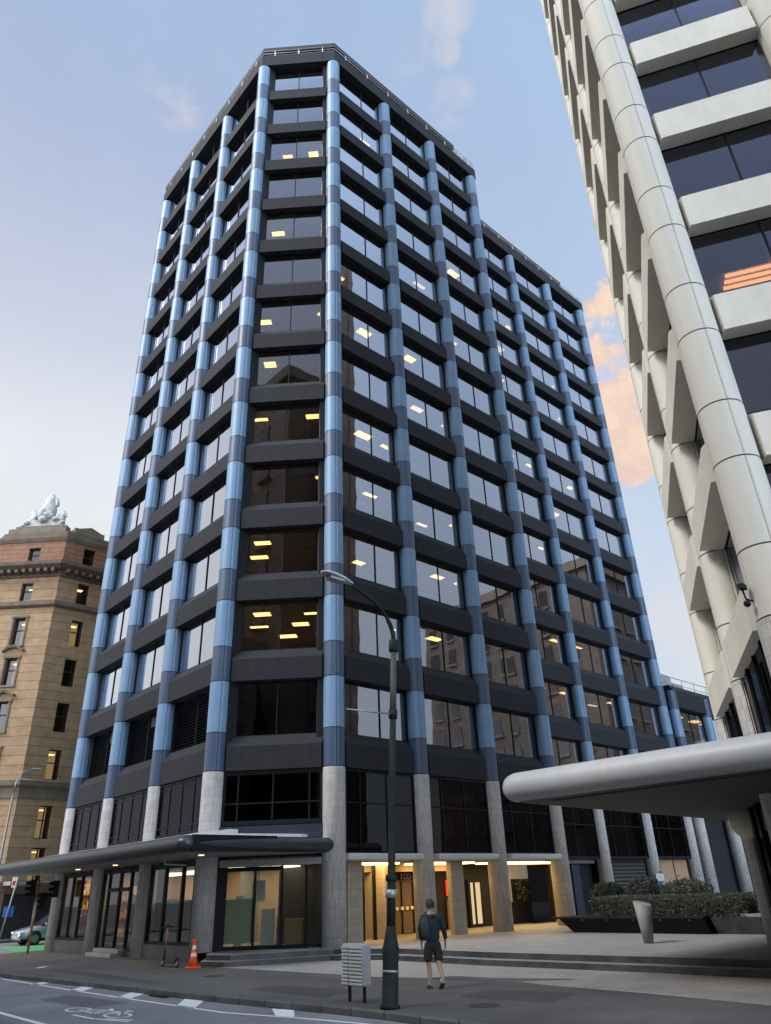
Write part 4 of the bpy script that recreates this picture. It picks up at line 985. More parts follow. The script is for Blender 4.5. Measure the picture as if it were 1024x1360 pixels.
def lum(parent, e2, sgn=-1, sc=1.):
    m = MB(); st = [(0, .05, .05), (.12, .09, .07), (.3, .15, .09), (.6, .17, .09), (.8, .14, .06), (.9, .05, .03)]
    n = 12
    for (d, w, h) in st:
        for k in range(n): a = 2 * pi * k / n; m.v.append((e2.x + sgn * d * sc, e2.y + w * sc * cos(a), e2.z + (.04 + .1 * d) * sc + h * sc * (sin(a) if sin(a) > 0 else sin(a) * .35)))
    for i in range(len(st) - 1):
        for k in range(n): j = (k + 1) % n; m.face([i * n + k, i * n + j, (i + 1) * n + j, (i + 1) * n + k], 0, sm=True)
    m.face(list(range(n))); m.face([(len(st) - 1) * n + k for k in range(n)][::-1])
    o = m.build('lamp_head', 'canopyW', parent)
    MB().box(e2.x + sgn * .3 * sc - .0, e2.x + sgn * .72 * sc, e2.y - .11 * sc, e2.y + .11 * sc, e2.z + .0 * sc, e2.z + .055 * sc).build('lens', 'steel', o)
lum(post, e2)
MB().tube([LP(-.75), (L0.x - 1.0, L0.y + .0, -.80)], .018, 8).build('crossbar', 'steel', post)

# ribbed steel cabinet on legs
sg = thing('ribbed_cabinet', (-6.93, -9.6, ZS), 'small grey ribbed metal cabinet on two legs beside the lamp post', 'cabinet')
m = MB(); m.box(-7.04, -6.82, -9.93, -9.22, -6.02, -5.27)
m.build('cabinet', 'soffit', sg, bevel=.04)
m = MB()
for j in range(11): m.box(-7.07, -7.042, -9.88, -9.50, -5.99 + j * .064, -5.955 + j * .064)
for j in range(11): m.box(-7.07, -7.042, -9.46, -9.26, -5.99 + j * .064, -5.955 + j * .064)
m.build('ribs', 'whitebox', sg)
for y in (-9.35, -9.82): MB().box(-6.95, -6.90, y - .025, y + .025, ZS, -6.0).build('leg', 'black', sg)

# traffic cone
cn = thing('traffic_cone', (-4.66, 1.38, ZS), 'orange traffic cone with white bands beside the stone corner column', 'traffic cone')
c = (-4.66, 1.38)
MB().box(c[0] - .19, c[0] + .19, c[1] - .19, c[1] + .19, ZS, ZS + .05).build('base', 'orange', cn, bevel=.02)
MB().lathe([(.155, ZS + .05, 0), (.10, ZS + .33, 1), (.085, ZS + .43, 0), (.07, ZS + .53, 1), (.055, ZS + .63, 0), (.045, ZS + .73, 0), (.075, ZS + .74, 0), (.075, ZS + .79, 0), (.03, ZS + .80, 0)], c, 24).build('cone', ['orange', 'refl'], cn)
# scooter
sc = thing('electric_scooter', (-4.85, 2.65, ZS), 'black electric scooter with salmon stem parked outside the tower shopfront', 'scooter')
a = Vector((-4.88, 3.05, ZS + .11)); b = Vector((-4.8, 2.2, ZS + .11))
for p in (a, b):
    w = MB(); 
    P = [tuple(p + Vector((0, cos(t), sin(t))) * .085) for t in [2 * pi * i / 16 for i in range(17)]]
    wo = w.tube(P, .028, 8).build('wheel', 'rubber', sc); MB().tube([tuple(p + Vector((-.03, 0, 0))), tuple(p + Vector((.03, 0, 0)))], .055, 10).build('hub', 'steel', wo)
MB().box(-4.91, -4.75, 2.30, 2.92, ZS + .12, ZS + .17).build('deck', 'rubber', sc, bevel=.015)
MB().tube([(-4.86, 3.02, ZS + .13), (-4.88, 2.97, ZS + .5)], .03, 8, 0).build('stem_foot', 'black', sc)
MB().tube([(-4.88, 2.97, ZS + .5), (-4.9, 2.86, ZS + 1.12)], .026, 8).build('stem', 'pinkstem', sc)
MB().tube([(-5.16, 2.84, ZS + 1.14), (-4.9, 2.86, ZS + 1.17), (-4.64, 2.88, ZS + 1.14)], .018, 8).build('handlebar', 'black', sc)
MB().ball((-4.9, 2.86, ZS + 1.2), (.05, .04, .04)).build('display', 'black', sc)
MB().tube([(-4.8, 2.2, ZS + .22), (-4.8, 2.3, ZS + .22)], .05, 8).build('mudguard', 'black', sc)

# tapered concrete post on the plaza
tp = thing('concrete_post', (4.75, -9.4, ZP), 'tapered pale concrete post standing in front of the hedge', 'post')
m = MB().lathe([(.14, ZP, 0), (.27, -4.92, 0)], (4.75, -9.4), 24); 
for i in range(24, 48): v = m.v[i]; m.v[i] = (v[0], v[1], v[2] + (v[1] + 9.4) * .25)
m.build('shaft', 'tread', tp)
# planter + hedge + bench
pn = thing('planter', (9.6, -6.4, ZP), 'low black planter box with sloping sides under the clipped hedge', 'planter')
m = MB(); m.v += [(8.95, -9.3, ZP), (8.95, -3.7, ZP), (10.4, -3.7, ZP), (10.4, -9.3, ZP), (8.65, -9.3, -5.52), (8.65, -3.3, -5.52), (10.8, -3.3, -5.52), (10.8, -9.3, -5.52)]
for q in ((0, 1, 5, 4), (1, 2, 6, 5), (2, 3, 7, 6), (3, 0, 4, 7), (4, 5, 6, 7)): m.face(list(q))
m.build('box', 'black', pn); MB().box(8.5, 10.9, -9.35, -3.0, -5.52, -5.46).build('rim', 'black', pn, bevel=.01)
m = MB()
for j in range(5): m.cyl((8.6, -4.4 - j * 1.1), .035, -5.58, -5.525, 8)
m.build('studs', 'steel', pn)
pn2 = thing('stone_bench', (10.3, -10.6, ZP), 'dark stone bench with a pale seat slab at the end of the planter', 'bench')
m = MB(); m.v += [(9.15, -12.4, ZP), (9.15, -9.45, ZP), (11.2, -9.45, ZP), (11.2, -12.4, ZP), (8.9, -12.4, -5.5), (8.9, -9.4, -5.5), (11.4, -9.4, -5.5), (11.4, -12.4, -5.5)]
for q in ((0, 1, 5, 4), (1, 2, 6, 5), (2, 3, 7, 6), (3, 0, 4, 7), (4, 5, 6, 7)): m.face(list(q))
m.build('base', 'step', pn2); MB().poly([(8.7, -12.6), (11.5, -12.6), (11.5, -10.2), (9.2, -10.0)], -5.49, -5.40).build('seat', 'tread', pn2)
rr = random.Random(5)
hg = thing('hedge', (9.9, -7.6, -5.46), 'long clipped russet green hedge growing in the black planter', 'hedge')
def hs_(u, v, w):
    e = min(u, 1 - u, v * 4, (1 - v) * 4, (1 - w) * 1.3)
    return e < .16 or random.random() < .15
leaves((9.0, 10.4, -10.75, -4.65, -5.55, -4.78), 15000, .038, ['leaf', 'leafred', 'leaf2', 'leaf'], 'foliage', hg, rr, hs_)
MB().box(9.2, 10.2, -10.5, -4.9, -5.6, -4.95).build('branches', 'bark', hg)
for (nm, x, y, r, h, lab) in (('round_shrub', 12, -5.3, .75, .78, 'round leafy shrub standing behind the left end of the hedge'), ('round_shrub', 12, -7.1, 1.0, .62, 'wide loose shrub standing behind the middle of the hedge')):
    s = thing(nm, (x, y, ZP), lab, 'shrub', 'shrubs behind the hedge')
    def shp(u, v, w): d = (u - .5) ** 2 + (v - .5) ** 2 + (w - .35) ** 2 * 1.1; return .10 < d < .26
    leaves((x - r, x + r, y - r, y + r, -5.0, -5.0 + h * 1.35), 1500, .075, ['leaf', 'leaf2', 'leafred'], 'foliage', s, rr, shp)
    st = MB()
    for j in range(7): a_ = j * .9; st.tube([(x, y, ZP), (x + .15 * cos(a_), y + .15 * sin(a_), -5.1), (x + .4 * r * cos(a_), y + .4 * r * sin(a_), -4.6)], [.03, .022, .01], 6)
    st.build('stems', 'bark', s)
dk = thing('dark_shrub', (16.5, -.4, ZP), 'dark drooping shrub against the end stone column right of the entrance', 'shrub')
def shp2(u, v, w): return (u - .5) ** 2 + (v - .5) ** 2 + (w - .45) ** 2 < .25
leaves((15.6, 17.8, -1.4, .4, -5.6, -4.2), 1500, .11, ['leaf', 'leaf', 'bark'], 'foliage', dk, rr, shp2)
MB().tube([(16.6, -.5, ZP), (16.6, -.5, -5.2)], .05, 8).box(16.1, 17.3, -1.0, .1, ZP, -5.6).build('stem', 'bark', dk)
# plaza handrail at the right
hr = thing('handrail', (17, -12, ZP), 'thin steel handrail beyond the end of the hedge', 'handrail')
MB().tube([(15, -9.3, ZP), (15, -9.3, -5.0), (18.5, -12, -5.0), (18.5, -12, ZP)], .03, 8).tube([(15, -9.3, -5.5), (18.5, -12, -5.5)], .02, 8).build('rail', 'steel', hr)

# far street lamp across the side road
fl = thing('street_lamp', (-1.9, 33.8, ZS), 'slender grey street lamp with short curved arm before the brown corner building', 'street lamp')
fx, fy = -1.72, 33.8
MB().tube([(fx, fy, ZS), (fx, fy, -5), (fx, fy, 2.4), (fx + .05, fy, 3.3), (fx + .35, fy, 3.95), (fx + .9, fy, 4.25)], [.12, .09, .065, .055, .05, .045], 12).build('pole', 'steel', fl)
lum(fl, Vector((fx + .9, fy, 4.2)), 1, .75)
# traffic light
tl = thing('traffic_light', (-4.75, 16.6, ZS), 'traffic light pole with black signal heads at the footpath corner', 'traffic light')
tx, ty = -4.75, 16.6
MB().tube([(tx, ty, ZS), (tx, ty, -3.3)], .055, 12).build('pole', 'wood', tl)
def head(x, y, z, dx):
    o = MB().box(x - .14, x + .14, y - .12, y + .12, z, z + .72).build('signal_head', 'black', tl, bevel=.02)
    for k in range(3): 
        m = MB().lathe([(.085, 0, 0), (.085, .16, 0), (.075, .16, 0), (.075, 0, 0)], (0, 0), 14, cap=False); c0 = Vector((x + dx * .14, y - .0, z + .12 + k * .24))
        m.v = [(c0.x + dx * v[2], c0.y + v[0], c0.z + v[1]) for v in m.v]; m.build('visor', 'black', o)
head(tx - .28, ty, -4.0, -1); head(tx + .30, ty + .1, -4.55, -1); head(tx + .75, ty - .15, -4.05, -1)
MB().tube([(tx, ty, -3.5), (tx - .28, ty, -3.5)], .025, 6).tube([(tx, ty, -4.2), (tx + .3, ty + .1, -4.2)], .025, 6).tube([(tx, ty, -3.45), (tx + .75, ty - .15, -3.45)], .025, 6).build('bracket', 'black', tl)
MB().box(tx - .09, tx + .03, ty - .09, ty - .06, -4.9, -4.25).build('plate', 'whitebox', tl)
# parking sign pole at the left edge
pk = thing('sign_pole', (-6.6, 14.6, ZS), 'leaning grey sign pole with a blue square sign at the left edge', 'sign')
MB().tube([(-6.75, 14.7, ZS), (-6.42, 14.45, -3.2)], .035, 8).build('pole', 'steel', pk)
T_ = frame((-6.5, 14.6), (1, -1))
MB().box(-.25, .2, .0, .03, -4.75, -4.35, T=T_).build('blue_sign', 'bluesign', pk)
m = MB().box(-.10, .14, .0, .03, -3.62, -3.2, T=T_).build('white_sign', 'refl', pk); MB().box(-.06, .10, .032, .04, -3.52, -3.36, T=T_).build('red_mark', 'red', m)

# parked car across the street, nose towards the left
car = thing('parked_car', (.4, 28.0, ZR), 'silver blue crossover car seen between the traffic light and the tower', 'car')
cx0, cy0 = -1.75, 28.2       # nose x, centre y; body runs to +x
st = [(0, .55, .36, .62, .62), (.12, .78, .26, .74, .74), (.5, .88, .22, .86, .86), (1.1, .92, .22, .98, .98), (1.6, .93, .22, 1.04, 1.04), (3.2, .93, .22, 1.08, 1.08), (4.0, .91, .24, 1.08, 1.08), (4.4, .84, .30, 1.0, 1.0), (4.5, .72, .42, .8, .8)]
m = MB()
for (d, w, zb, zt, zz) in st:
    for (yy, z) in ((-w * .9, zb), (-w, zb + .18), (-w, zt - .22), (-w * .86, zt), (w * .86, zt), (w, zt - .22), (w, zb + .18), (w * .9, zb)): m.v.append((cx0 + d, cy0 + yy, ZR + z))
for i in range(len(st) - 1):
    for k in range(8): j = (k + 1) % 8; m.face([i * 8 + k, i * 8 + j, (i + 1) * 8 + j, (i + 1) * 8 + k], sm=True)
m.face(list(range(8))[::-1]); m.face([(len(st) - 1) * 8 + k for k in range(8)])
body = m.build('body', 'carpaint', car, bevel=.03)
m = MB(); gh = [(1.15, .80, .99, .99), (1.9, .70, 1.03, 1.5), (2.3, .66, 1.05, 1.58), (3.3, .66, 1.07, 1.57), (4.0, .70, 1.07, 1.36), (4.35, .78, 1.02, 1.03)]
for (d, w, zb, zt) in gh:
    for (yy, z) in ((-.84, zb), (-w, zt), (w, zt), (.84, zb)): m.v.append((cx0 + d, cy0 + yy, ZR + z))
for i in range(len(gh) - 1):
    for k in range(3): m.face([i * 4 + k, i * 4 + k + 1, (i + 1) * 4 + k + 1, (i + 1) * 4 + k], 1 if k == 1 and i in (1, 2, 3) else 0, sm=False)
m.face([0, 1, 2, 3]); m.face([(len(gh) - 1) * 4 + k for k in range(4)][::-1])
wn = m.build('windows', ['carglass', 'carpaint'], car)
MB().box(cx0 + 2.35, cx0 + 2.43, cy0 - .80, cy0 - .74, ZR + 1.05, ZR + 1.5).box(cx0 + 3.3, cx0 + 3.4, cy0 - .80, cy0 - .74, ZR + 1.05, ZR + 1.5).build('pillar', 'black', wn)
for (dx, sy) in ((.85, -1), (.85, 1), (3.6, -1), (3.6, 1)):
    yy = cy0 + sy * .86
    o = MB().tube([(cx0 + dx, yy - .12, ZR + .34), (cx0 + dx, yy - .10, ZR + .34), (cx0 + dx, yy + .10, ZR + .34), (cx0 + dx, yy + .12, ZR + .34)], [.30, .34, .34, .30], 24).build('wheel', 'rubber', car)
    MB().tube([(cx0 + dx, yy + sy * .10, ZR + .34), (cx0 + dx, yy + sy * .135, ZR + .34)], .21, 20).build('rim', 'steel', o)
    MB().tube([(cx0 + dx, yy + sy * .02, ZR + .36), (cx0 + dx, yy + sy * .075, ZR + .36)], .39, 24).build('wheel_arch', 'black', o)
MB().box(cx0 + .1, cx0 + 4.4, cy0 - .94, cy0 + .94, ZR + .2, ZR + .34).build('side_trim', 'black', car, bevel=.02)
for sy in (-1, 1): MB().box(cx0 + .02, cx0 + .34, cy0 + sy * .62 - .16, cy0 + sy * .62 + .16, ZR + .60, ZR + .72).build('headlight', 'headlamp', car, bevel=.03)
MB().box(cx0 + 1.35, cx0 + 1.55, cy0 - 1.08, cy0 - .86, ZR + 1.02, ZR + 1.15).build('mirror', 'carpaint', car, bevel=.03)

# ------------------------------------------------------------------ the person
px, py = -4.50, -9.40; FA = radians(62) - pi / 2        # local +y is forward
per = thing('person', (px, py, ZS), 'person in dark green hoodie and black shorts walking away towards the entrance', 'person')
def P3(name, V, E, Rr, mat, parent=per, sub=2):
    o = skinmesh(name, V, E, Rr, mat, parent, (0, 0, 0), FA if parent is per else 0, sub); return o
# body: pelvis root, spine, head, arms, legs
V = [(0, 0, .95), (0, .0, 1.12), (0, .015, 1.32), (0, .02, 1.44), (0, .03, 1.53), (0, .05, 1.60), (0, .05, 1.68),
     (-.17, .02, 1.42), (-.25, .03, 1.18), (-.22, .13, .96), (.17, .02, 1.42), (.27, -.02, 1.18), (.33, .05, .95),
     (-.09, .02, .90), (-.10, .06, .50), (-.09, .0, .12), (-.09, .10, .05),
     (.09, .0, .90), (.10, -.07, .50), (.11, -.30, .20), (.11, -.24, .10)]
E = [(0, 1), (1, 2), (2, 3), (3, 4), (4, 5), (5, 6), (3, 7), (7, 8), (8, 9), (3, 10), (10, 11), (11, 12), (0, 13), (13, 14), (14, 15), (15, 16), (0, 17), (17, 18), (18, 19), (19, 20)]
Rr = [(.15, .11), (.13, .10), (.15, .105), (.09, .08), .055, (.075, .085), (.07, .085), .055, .045, .032, .055, .045, .032, .085, .062, .042, .035, .085, .062, .042, .035]
# hands: palm and five fingers each
for (wi, sx_) in ((9, -1), (12, 1)):
    w = Vector(V[wi]); d = Vector((.0, .02, -.10))
    V.append(tuple(w + d)); pi_ = len(V) - 1; E.append((wi, pi_)); Rr.append((.026, .018))
    for f_, (oy, L_) in enumerate(((-.030, .062), (-.010, .075), (.012, .072), (.032, .055))):
        V.append(tuple(w + d + Vector((0, oy, -.045)))); E.append((pi_, len(V) - 1)); Rr.append(.0095)
        V.append(tuple(w + d + Vector((-.02 * sx_, oy + .006, -.045 - L_)))); E.append((len(V) - 2, len(V) - 1)); Rr.append(.008)
    V.append(tuple(w + Vector((0, .045, -.07)))); E.append((pi_, len(V) - 1)); Rr.append(.011)
    V.append(tuple(w + Vector((-.01 * sx_, .06, -.12)))); E.append((len(V) - 2, len(V) - 1)); Rr.append(.009)
body = P3('body', V, E, Rr, 'skin')
for s_ in (-1, 1): m = MB().ball((s_ * .078, .03, 1.645), (.014, .022, .032)); o = m.build('ear', 'skin'); o.parent = body; o.location = (s_ * .078, .03, 1.613)
m = MB(); m.ball((0, .145, 1.63), (.014, .022, .022)); o = m.build('nose', 'skin'); o.parent = body; o.location = (0, .14, 1.61)
for s_ in (-1, 1): o = MB().ball((0, 0, 0), .011).build('eye', 'headlamp', None, origin=(0, 0, 0)); o.parent = body; o.location = (s_ * .032, .13, 1.645)
o = MB().ball((0, 0, 0), (.025, .008, .008)).build('mouth', 'pinkstem', None, origin=(0, 0, 0)); o.parent = body; o.location = (0, .132, 1.585)
P3('hoodie', [(0, 0, .86), (0, 0, 1.08), (0, .0, 1.30), (0, .0, 1.42), (0, .0, 1.48), (-.19, .01, 1.40), (-.275, .02, 1.18), (-.22, .13, .95), (.19, .01, 1.40), (.285, -.02, 1.18), (.335, .05, .94)],
   [(0, 1), (1, 2), (2, 3), (3, 4), (3, 5), (5, 6), (6, 7), (3, 8), (8, 9), (9, 10)], [(.195, .15), (.19, .145), (.20, .15), (.12, .11), (.085, .085), .085, .068, .050, .085, .068, .050], 'hoodie')
o = P3('hood', [(-.09, -.06, 1.44), (0, -.11, 1.40), (.09, -.06, 1.44)], [(0, 1), (1, 2)], [.05, .065, .05], 'hoodie')
P3('shorts', [(0, 0, .97), (0, 0, .88), (-.105, .02, .78), (-.115, .05, .50), (.105, -.01, .78), (.115, -.06, .50)], [(0, 1), (1, 2), (2, 3), (1, 4), (4, 5)], [(.17, .13), (.16, .13), .118, .112, .118, .112], 'shorts')
def hair():
    m = MB(); n = 20; k = 12
    for i in range(k + 1):
        t = pi * .66 * i / k
        for j in range(n):
            a_ = 2 * pi * j / n; f_ = 1 + .06 * sin(7 * a_ + 3 * i) * sin(5 * t)
            fr_ = max(0, sin(a_)); tt = t * (1 - .28 * fr_)
            m.v.append((.104 * sin(tt) * cos(a_) * f_, .025 + .118 * sin(tt) * sin(a_) * f_, 1.66 + .125 * cos(tt) * f_))
    for i in range(k):
        for j in range(n): q = (j + 1) % n; m.face([i * n + j, (i + 1) * n + j, (i + 1) * n + q, i * n + q], sm=True)
    o = m.build('hair', 'hair', None, origin=(0, 0, 0)); o.parent = body; o.location = (0, 0, 0)
hair()
for (x, y, z, ax) in ((-.09, .07, .0, 0), (.11, -.23, .06, .5)):
    m = MB(); sts = [(-.10, .035, .07), (-.04, .042, .09), (.04, .042, .075), (.12, .045, .055), (.17, .03, .04)]
    for (d, w, h) in sts:
        for (a_, b_) in ((-1, 0), (-1, .6), (-.6, 1), (.6, 1), (1, .6), (1, 0)): m.v.append((w * a_, d, h * b_))
    for i in range(len(sts) - 1):
        for q in range(6): r_ = (q + 1) % 6; m.face([i * 6 + q, i * 6 + r_, (i + 1) * 6 + r_, (i + 1) * 6 + q], sm=True)
    m.face(list(range(6))[::-1]); m.face([(len(sts) - 1) * 6 + q for q in range(6)])
    o = m.build('shoe', 'shoe', None, origin=(0, 0, 0)); o.parent = body; o.location = (x, y, z); o.rotation_euler = (-ax, 0, 0)
    m = MB().lathe([(.045, .07, 0), (.048, .14, 0)], (0, 0), 12); o2 = m.build('sock', 'sock', None, origin=(0, 0, 0)); o2.parent = body; o2.location = (x, y - .04, z)
# pack slung over the left shoulder
bg = thing('backpack', (px, py, ZS + 1), 'black backpack slung over the left shoulder of the walking person', 'backpack')
R_ = Matrix.Rotation(FA, 3, 'Z')
m = MB(); prof = [(0, .09, .05), (.10, .14, .085), (.30, .15, .09), (.42, .11, .07), (.46, .05, .03)]
for (z, w, d) in prof:
    for q in range(14):
        a_ = 2 * pi * q / 14; v = R_ @ Vector((-.19 + w * .85 * cos(a_), -.15 + d * sin(a_), 0)); m.v.append((px + v.x, py + v.y, ZS + .95 + z))
for i in range(len(prof) - 1):
    for q in range(14): r_ = (q + 1) % 14; m.face([i * 14 + q, i * 14 + r_, (i + 1) * 14 + r_, (i + 1) * 14 + q], sm=True)
m.face(list(range(14))[::-1]); m.face([4 * 14 + q for q in range(14)])
m.build('pack', 'rubber', bg)
pts = [R_ @ Vector(p) for p in ((-.15, -.16, 1.38), (-.14, -.02, 1.50), (-.14, .14, 1.38), (-.17, .15, 1.15))]
MB().tube([(px + v.x, py + v.y, ZS + v.z) for v in pts], .022, 6).build('strap', 'rubber', bg)

# ------------------------------------------------------------------ buildings across the street, seen mirrored in the glass
def block(name, x0, x1, y0, y1, h, mat, label, step=3.2, fl=3.6, faces='E'):
    t = thing(name, ((x0 + x1) / 2, (y0 + y1) / 2, ZR), label, 'office building', None)
    MB().box(x0, x1, y0, y1, ZR, h).build('body', mat, t)
    w = MB(); z = -2
    tr = MB()
    while z < h - 3:
        y = y0 + 1.0
        while y < y1 - 1.6 and 'E' in faces: w.box(x1 + .02, x1 + .08, y, y + 1.4, z, z + 2.1); tr.box(x1, x1 + .3, y - .1, y + 1.5, z - .3, z - .05); y += step
        y = y0 + 1.0
        while y < y1 - 1.6 and 'W' in faces: w.box(x0 - .08, x0 - .02, y, y + 1.4, z, z + 2.1); tr.box(x0 - .3, x0, y - .1, y + 1.5, z - .3, z - .05); y += step
        x = x0 + 1.0
        while x < x1 - 1.6 and 'N' in faces: w.box(x, x + 1.4, y1 + .02, y1 + .08, z, z + 2.1); tr.box(x - .1, x + 1.5, y1, y1 + .3, z - .3, z - .05); x += step
        z += fl
    if h > 35:
        fn = MB(); yy = y0 + 2.3
        while yy < y1 - 1: fn.box(x1, x1 + .5, yy, yy + .75, ZR, h - 2); yy += step * 1.5
        tag(fn.build('fins', 'whitebox', t), kind='stuff')
    tag(w.build('windows', 'carglass', t), kind='stuff'); tag(tr.build('sills', 'trim', t), kind='stuff')
    MB().box(x0 - .5, x1 + .6, y0 - .5, y1 + .6, h, h + 1.2).build('cornice', 'trim', t)
block('stone_office_block', -48, -23.6, -34, -13, 40, 'brownblock', 'brown stone office block across the road, seen only as a reflection', faces='EN')
block('stone_office_block', -46, -23.6, -11, 18, 12, 'greyblock', 'low grey office block across the road, seen only as a reflection')
block('stone_office_block', 55, 80, -48, -14, 30, 'brownblock', 'brown stone block beyond the plaza, seen only as a reflection', faces='NW')

# ------------------------------------------------------------------ sky and light
world = bpy.data.worlds.new('World'); scene.world = world; world.use_nodes = True
nt = world.node_tree; nt.nodes.clear()
out = N(nt, 'ShaderNodeOutputWorld'); bg_ = N(nt, 'ShaderNodeBackground', Strength=1.0)
tc = N(nt, 'ShaderNodeTexCoord')
SUN_AZ = 162; SUN_EL = 46
sky = N(nt, 'ShaderNodeTexSky'); sky.sky_type = 'NISHITA'; sky.sun_disc = False; sky.sun_elevation = radians(SUN_EL); sky.sun_rotation = radians(90 - SUN_AZ)
def mth(op, a, b=None, clamp=False):
    n = N(nt, 'ShaderNodeMath', operation=op); n.use_clamp = clamp
    for i, x in enumerate((a, b)):
        if x is None: continue
        if isinstance(x, (int, float)): n.inputs[i].default_value = x
        else: nt.links.new(x, n.inputs[i])
    return n.outputs[0]
def dotv(v):
    n = N(nt, 'ShaderNodeVectorMath', operation='DOT_PRODUCT'); nt.links.new(tc.outputs['Generated'], n.inputs[0]); n.inputs[1].default_value = v; return n.outputs['Value']
def rng(x, a, b, c=0., d=1., smooth=True):
    n = N(nt, 'ShaderNodeMapRange'); n.interpolation_type = 'SMOOTHSTEP' if smooth else 'LINEAR'
    for k, v in zip(('From Min', 'From Max', 'To Min', 'To Max'), (a, b, c, d)): n.inputs[k].default_value = v
    nt.links.new(x, n.inputs['Value']); return n.outputs[0]
def mixc(f, a, b):
    n = N(nt, 'ShaderNodeMix', data_type='RGBA')
    if isinstance(f, (int, float)): n.inputs['Factor'].default_value = f
    else: nt.links.new(f, n.inputs['Factor'])
    for k, x in (('A', a), ('B', b)):
        if isinstance(x, tuple): n.inputs[k].default_value = x
        else: nt.links.new(x, n.inputs[k])
    return n.outputs['Result']
sep = N(nt, 'ShaderNodeSeparateXYZ'); nt.links.new(tc.outputs['Generated'], sep.inputs[0]); zz = sep.outputs[2]
ramp = N(nt, 'ShaderNodeValToRGB'); nt.links.new(zz, ramp.inputs[0]); cr = ramp.color_ramp
cr.elements[0].position = 0; cr.elements[0].color = (.86, .88, .91, 1); cr.elements[1].position = 1; cr.elements[1].color = (.38, .50, .75, 1)
for p_, c_ in ((.35, (.90, .92, .95)), (.5, (.86, .88, .93)), (.63, (.66, .70, .84)), (.8, (.465, .56, .785)), (.9, (.41, .54, .79))): e = cr.elements.new(p_); e.color = c4(c_)
# bluer to the right of the view
side = dotv((sin(radians(47)), -cos(radians(47)), 0))
blu = mixc(rng(side, -.35, .45, 0, .75), ramp.outputs[0], mixc(rng(zz, .1, .6), (.68, .76, .86, 1), (.46, .64, .90, 1)))
# nishita adds its own falloff
skys = N(nt, 'ShaderNodeVectorMath', operation='SCALE'); nt.links.new(sky.outputs[0], skys.inputs[0]); skys.inputs['Scale'].default_value = .07
base = mixc(.08, blu, skys.outputs[0])
# added sky glow behind the viewer lights the facades; wedge keeps plain sky
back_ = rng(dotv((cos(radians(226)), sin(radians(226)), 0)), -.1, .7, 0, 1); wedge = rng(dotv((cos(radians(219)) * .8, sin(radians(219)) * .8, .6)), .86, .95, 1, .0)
dark = mth('ADD', mth('MULTIPLY', mth('MULTIPLY', back_, wedge), 3.8), 1.0)  # brightening factor: plain sky plus the added glow, never below it
glow_sc = N(nt, 'ShaderNodeVectorMath', operation='SCALE'); nt.links.new(base, glow_sc.inputs[0]); nt.links.new(dark, glow_sc.inputs['Scale'])
col = glow_sc.outputs[0]
# clouds
def ray(x, y):
    f = 957.6; yw, pt, ro = radians(47.24), radians(27.718), radians(-2.227)
    fw = Vector((cos(yw) * cos(pt), sin(yw) * cos(pt), sin(pt))); rt = fw.cross(Vector((0, 0, 1))).normalized(); up = rt.cross(fw)
    r2_ = rt * cos(ro) + up * sin(ro); u2 = up * cos(ro) - rt * sin(ro)
    return (fw + r2_ * (x - 512) / f - u2 * (y - 680) / f).normalized()
mpn = N(nt, 'ShaderNodeMapping'); nt.links.new(tc.outputs['Generated'], mpn.inputs['Vector']); mpn.inputs['Scale'].default_value = (1, 1, 1.2)
n1 = N(nt, 'ShaderNodeTexNoise', Scale=7., Detail=7., Roughness=.55, Distortion=.35); nt.links.new(mpn.outputs[0], n1.inputs['Vector'])
n3 = N(nt, 'ShaderNodeTexNoise', Scale=19., Detail=8., Roughness=.62, Distortion=.5); nt.links.new(mpn.outputs[0], n3.inputs['Vector'])
def blob(x, y, r, amp, soft=.5):
    d = dotv(tuple(ray(x, y))); c0 = cos(radians(r)); return mth('MULTIPLY', rng(d, c0, cos(radians(r * soft))), amp)
acc = None
for b_ in ((800, 440, 3.6, 1), (800, 540, 3.6, 1), (830, 600, 3.2, 1), (845, 500, 2.6, .9), (805, 490, 2.4, .9), (815, 400, 2.2, .8), (780, 600, 3, 1)):
    q = blob(*b_); acc = q if acc is None else mth('MAXIMUM', acc, q)
edge_ = mth('ADD', mth('MULTIPLY', mth('SUBTRACT', n1.outputs['Fac'], .53), 3.4), mth('MULTIPLY', mth('SUBTRACT', n3.outputs['Fac'], .5), 2.2))
cl_ = rng(mth('ADD', acc, edge_), .38, .80)
cl_ = mth('MULTIPLY', cl_, rng(acc, 0, .25))
shade = rng(n3.outputs['Fac'], .35, .65)
pink = mixc(shade, (.88, .62, .53, 1), (1.0, .76, .56, 1))
col = mixc(mth('MULTIPLY', cl_, .92), col, pink)
wsp = None
for b_ in ((240, 130, 2.4, .55), (592, 10, 2.2, .5), (592, 68, 1.2, .4), (600, 135, 2.0, .3), (270, 75, 1.8, .35), (200, 95, 1.8, .3), (880, 880, 7, .35), (540, 65, 2, .35)):
    q = blob(*b_); wsp = q if wsp is None else mth('MAXIMUM', wsp, q)
w_ = mth('MULTIPLY', wsp, rng(mth('ADD', n1.outputs['Fac'], mth('MULTIPLY', n3.outputs['Fac'], .4)), .62, .84))
col = mixc(w_, col, (.85, .74, .72, 1))
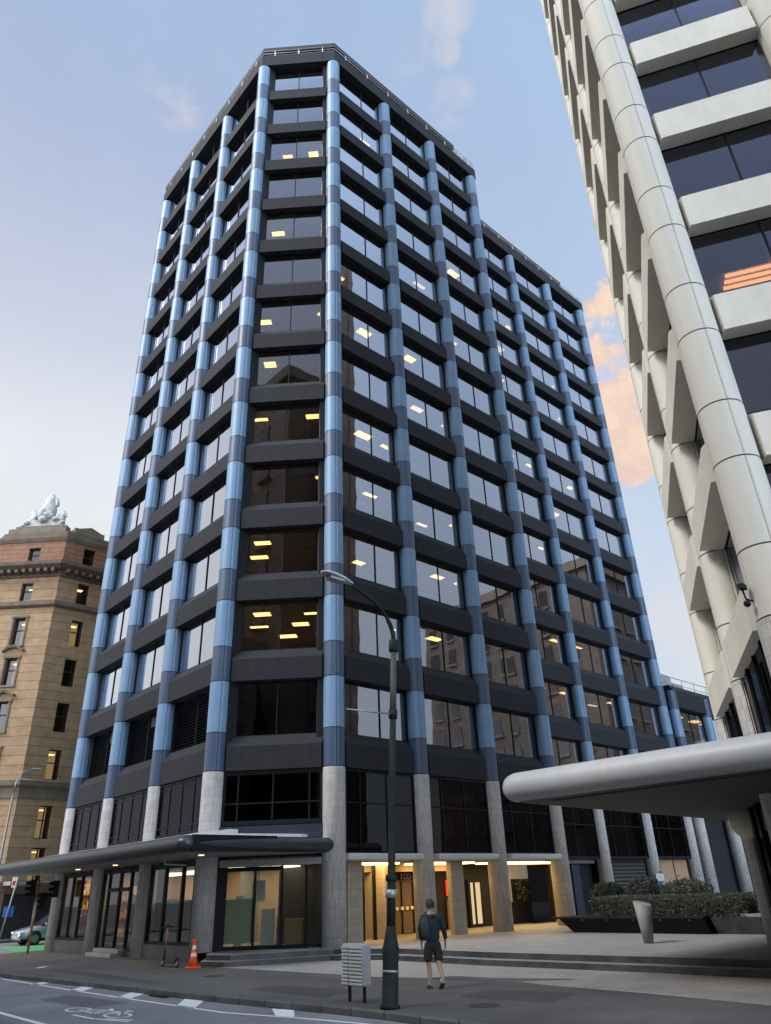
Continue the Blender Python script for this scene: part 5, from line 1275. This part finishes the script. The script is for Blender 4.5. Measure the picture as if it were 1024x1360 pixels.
# broad faint haze bands everywhere, so mirrored sky is not even
hz = N(nt, 'ShaderNodeTexNoise', Scale=2.6, Detail=5., Roughness=.6, Distortion=.6); nt.links.new(mpn.outputs[0], hz.inputs['Vector'])
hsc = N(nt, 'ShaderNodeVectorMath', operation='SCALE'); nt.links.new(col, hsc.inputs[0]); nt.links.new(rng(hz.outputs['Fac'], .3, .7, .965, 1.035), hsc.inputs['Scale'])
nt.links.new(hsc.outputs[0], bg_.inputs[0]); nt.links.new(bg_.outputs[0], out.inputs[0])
sun = bpy.data.lights.new('sun', 'SUN'); sun.energy = 2.7; sun.angle = radians(20); sun.color = (1, .93, .84)
so = bpy.data.objects.new('sun', sun); COL.objects.link(so)
sd = Vector((cos(radians(SUN_AZ)) * cos(radians(SUN_EL)), sin(radians(SUN_AZ)) * cos(radians(SUN_EL)), sin(radians(SUN_EL))))
so.rotation_euler = sd.to_track_quat('Z', 'Y').to_euler(); so.location = (-30, -10, 60)

# ------------------------------------------------------------------ camera
cam = bpy.data.cameras.new('camera'); co = bpy.data.objects.new('camera', cam); COL.objects.link(co)
cam.sensor_fit = 'HORIZONTAL'; cam.sensor_width = 36; cam.lens = 957.6 / 1024 * 36; cam.clip_end = 3000; cam.clip_start = .1
yw, pt, ro = radians(47.24), radians(27.718), radians(-2.227)
fw = Vector((cos(yw) * cos(pt), sin(yw) * cos(pt), sin(pt))); rt = fw.cross(Vector((0, 0, 1))).normalized(); up = rt.cross(fw)
r_ = rt * cos(ro) + up * sin(ro); u_ = up * cos(ro) - rt * sin(ro)
co.matrix_world = Matrix(((r_.x, u_.x, -fw.x, CAMP.x), (r_.y, u_.y, -fw.y, CAMP.y), (r_.z, u_.z, -fw.z, CAMP.z), (0, 0, 0, 1)))
scene.camera = co
scene.view_settings.view_transform = 'Standard'; scene.view_settings.look = 'None'; scene.view_settings.exposure = 0
scene.cycles.max_bounces = 8; scene.cycles.transparent_max_bounces = 12; scene.cycles.sample_clamp_indirect = 4
scene.cycles.caustics_reflective = False
